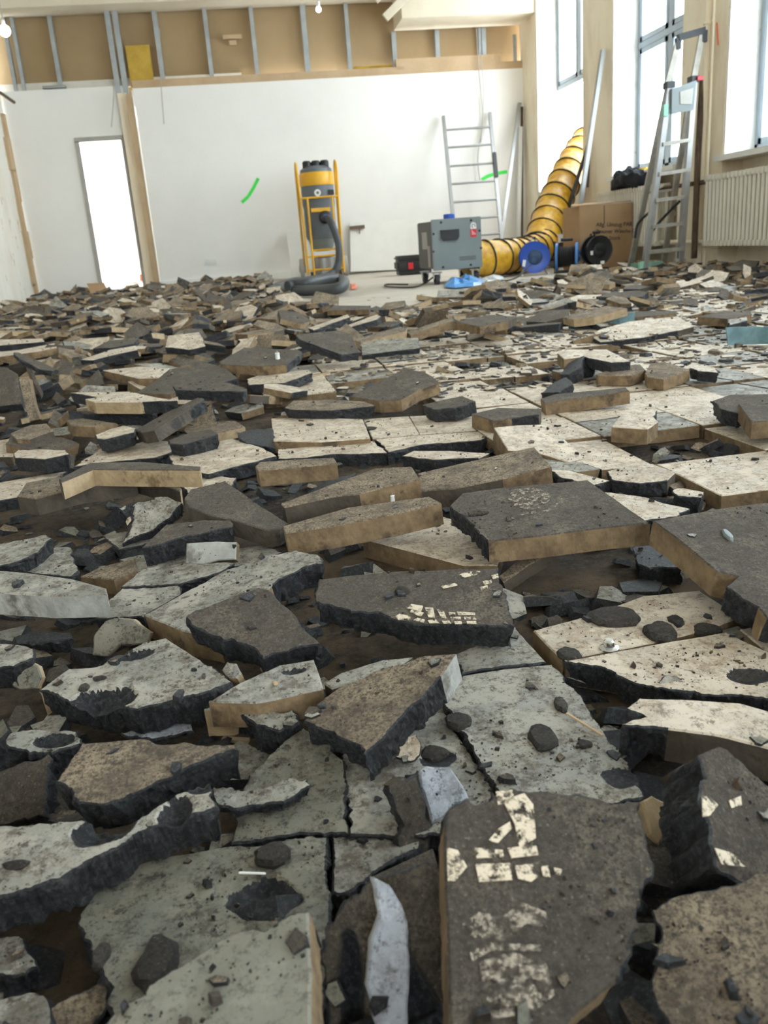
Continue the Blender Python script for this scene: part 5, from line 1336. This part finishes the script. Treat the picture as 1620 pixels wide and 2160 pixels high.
mb.tube(catmull([Rt.lerp(Rb, .62)+V((-.02, .05, 0)), Rt.lerp(Rb, .72)+V((-.12, .2, 0)), Rt.lerp(Rb, .80)+V((-.20, .25, 0))], 6), .012, 6); mb.build('strap', 'cable', sl, smooth=True)
# broom at its foot
bc = LP(1366, 549, 8.0); mb = MB(); a = LP(1333, 547, 8.0); b = LP(1395, 547, 8.0); a.z = b.z = .045; br0 = empty('broom', ((a.x+b.x)/2, 8.0, FZ), 'pale turquoise broom head at the foot of the step ladder', 'broom')
mb.bar(a, b, .06, .03); mb.build('broom_head', 'turq', br0)
mb = MB(); mb.bar(a+V((.02, 0, -.03)), b+V((-.02, 0, -.03)), .05, .04); mb.build('bristles', 'boardedge', br0)
mb = MB(); mb.tube([(a+b)/2, (a+b)/2+V((.02, .05, .16))], .016, 8); mb.build('socket', 'turq', br0, smooth=True)
# ceiling bits: two hanging bulbs, cables down the white wall, smoke detector like plates
for (px, py), r, lb, mat in (((10, 65), .055, 'round lit lamp hanging at the upper left corner', 'lamp'), ((672, 20), .028, 'small lit bulb hanging below the beam at the top', 'lamp')):
    c = onY(px, py, 10.); root = empty('hanging_lamp', c, lb, 'lamp')
    mb = MB(); mb.lathe(c, [(r*sin(pi*k/10+.01), -r*cos(pi*k/10)) for k in range(11)], 18); mb.build('bulb', mat, root, smooth=True)
    mb = MB(); mb.tube([c+V((0, 0, r*.9)), V((c.x, c.y, ZC))], .004, 6); mb.build('cord', 'boardedge', root)
    mb = MB(); mb.lathe(c+V((0, 0, r*.8)), [(.02, 0), (.02, .05)], 10); mb.build('lamp_holder', 'white', root)
for k, (pts, lb) in enumerate((([(337, 60), (339, 165), (346, 262)], 'grey cable dangling over the white wall at left'), ([(238, 170), (240, 200), (235, 268)], 'thin cable dangling beside the partition end'),
                 ([(1005, 60), (1010, 150), (1018, 250), (1008, 330), (1012, 380)], 'long pale cable hanging behind the rung ladder'), ([(1014, 110), (1020, 200), (1014, 300)], 'second pale cable hanging behind the rung ladder'))):
    q = [onY(px, py, YB-.05) for px, py in pts]; mb = MB(); mb.tube(catmull(q, 8), .006, 6); tag(mb.build('hanging_cable', 'boardedge', None, tuple(q[-1]), smooth=True), lb, 'cable')
p = onY(490, 78, YB+.18); mb = MB(); mb.box(p, (.26, .05, .05)); mb.box(p-V((0, .0, .07)), (.10, .04, .05)); o = mb.build('junction_plate', 'tan_strip', wall_back)
a = onX(0, 198, XL+.03) if False else onY(0, 195, 12.4); b = onY(30, 216, 12.2); mb = MB(); mb.tube([a, b], .02, 8); tag(mb.build('bent_rod', 'bronze', None, tuple(b), smooth=True), 'short brown rod sticking out at the left edge', 'rod')
mb = MB(); p = onY(115, 184, YB+.1); mb.box(p, (.30, .10, .03)); tag(mb.build('cable_tray', 'alu', None, tuple(p)), 'thin metal offcut lying on the left wall ledge', 'offcut')

# blue green plastic strips in the right rubble
def ribbon(a, b, z, h, label, bend):
    mb = MB(); n = 16; A_ = []; B_ = []
    for k in range(n+1):
        t = k/n; px = a[0]+(b[0]-a[0])*t; py = a[1]+(b[1]-a[1])*t; p = onZ(px, py, z)+GF*bend*sin(t*7)
        A_.append(p); B_.append(p+V((0, 0, h))+GF*.03*sin(t*5+1))
    vs = A_+B_+[p+GF*.006 for p in A_]+[p+GF*.006 for p in B_]; m_ = n+1
    fs = []
    for k in range(n): fs += [(k, k+1, m_+k+1, m_+k), (2*m_+k, 3*m_+k, 3*m_+k+1, 2*m_+k+1), (m_+k, m_+k+1, 3*m_+k+1, 3*m_+k), (k, 2*m_+k, 2*m_+k+1, k+1)]
    fs += [(0, m_, 3*m_, 2*m_), (n, 2*m_+n, 3*m_+n, m_+n)]
    mb.add(vs, fs); o = mb.build('plastic_strip', 'strip', None, tuple(A_[0]), smooth=True); return tag(o, label, 'strip', 'blue green strips in the rubble')
ribbon((1200, 695), (1340, 684), .0, .055, 'wavy blue green strip beside the tan sided slab', .02)
ribbon((1536, 729), (1700, 722), .0, .06, 'flat blue green strip at the right edge', .006)
# plastic plugs with pins
for (px, py), lb in (((828, 1055), 'small white wall plug standing on the narrow tan slab'), ((586, 757), 'white wall plug standing on the square brown slab')):
    d = ray(px, py).normalized(); h = tree.ray_cast(EYE, d); c = h[0] if h[0] else onZ(px, py, .05); s = (c-EYE).length/FPX
    root = empty('wall_plug', c, lb, 'plug', 'white plugs on slabs')
    mb = MB(); mb.lathe(c-V((0, 0, .002)), [(s*5, 0), (s*4.5, s*11), (s*5.5, s*12), (s*4, s*14)], 12); mb.build('sleeve', 'white', root, smooth=True)
    mb = MB(); mb.lathe(c+V((0, 0, s*12)), [(s*2, 0), (s*2, s*4)], 8); mb.build('screw_tip', 'alu', root)
d = ray(1285, 1368).normalized(); h = tree.ray_cast(EYE, d); c = h[0]; mb = MB(); mb.lathe(c, [(.011, 0), (.011, .0015), (.006, .003), (.006, .009), (.004, .011)], 18); tag(mb.build('metal_cap', 'chrome', None, tuple(c), smooth=True), 'small shiny metal cap on the pale tile at right', 'cap')
# wood splinters
for a, b, w, lb in (((553, 1417), (583, 1450), .004, 'short tan wood splinter on the strewn tile piece'), ((470, 1566), (526, 1570), .006, 'thin tan splinter in the gap below jagged piece'), ((1195, 1512), (1272, 1560), .0025, 'thin tan splinter on the cracked tile'), ((505, 1850), (562, 1852), .002, 'thin white sliver on the greenish floor tile')):
    q = []
    for p in (a, b):
        h = tree.ray_cast(EYE, ray(*p).normalized()); q.append(h[0]+V((0, 0, .004)))
    mb = MB(); mb.bar(q[0], q[1], w, w*.7); tag(mb.build('wood_splinter', 'tan_strip' if 'white' not in lb else 'white', None, tuple(q[0]), bevel=.0004), lb, 'splinter')
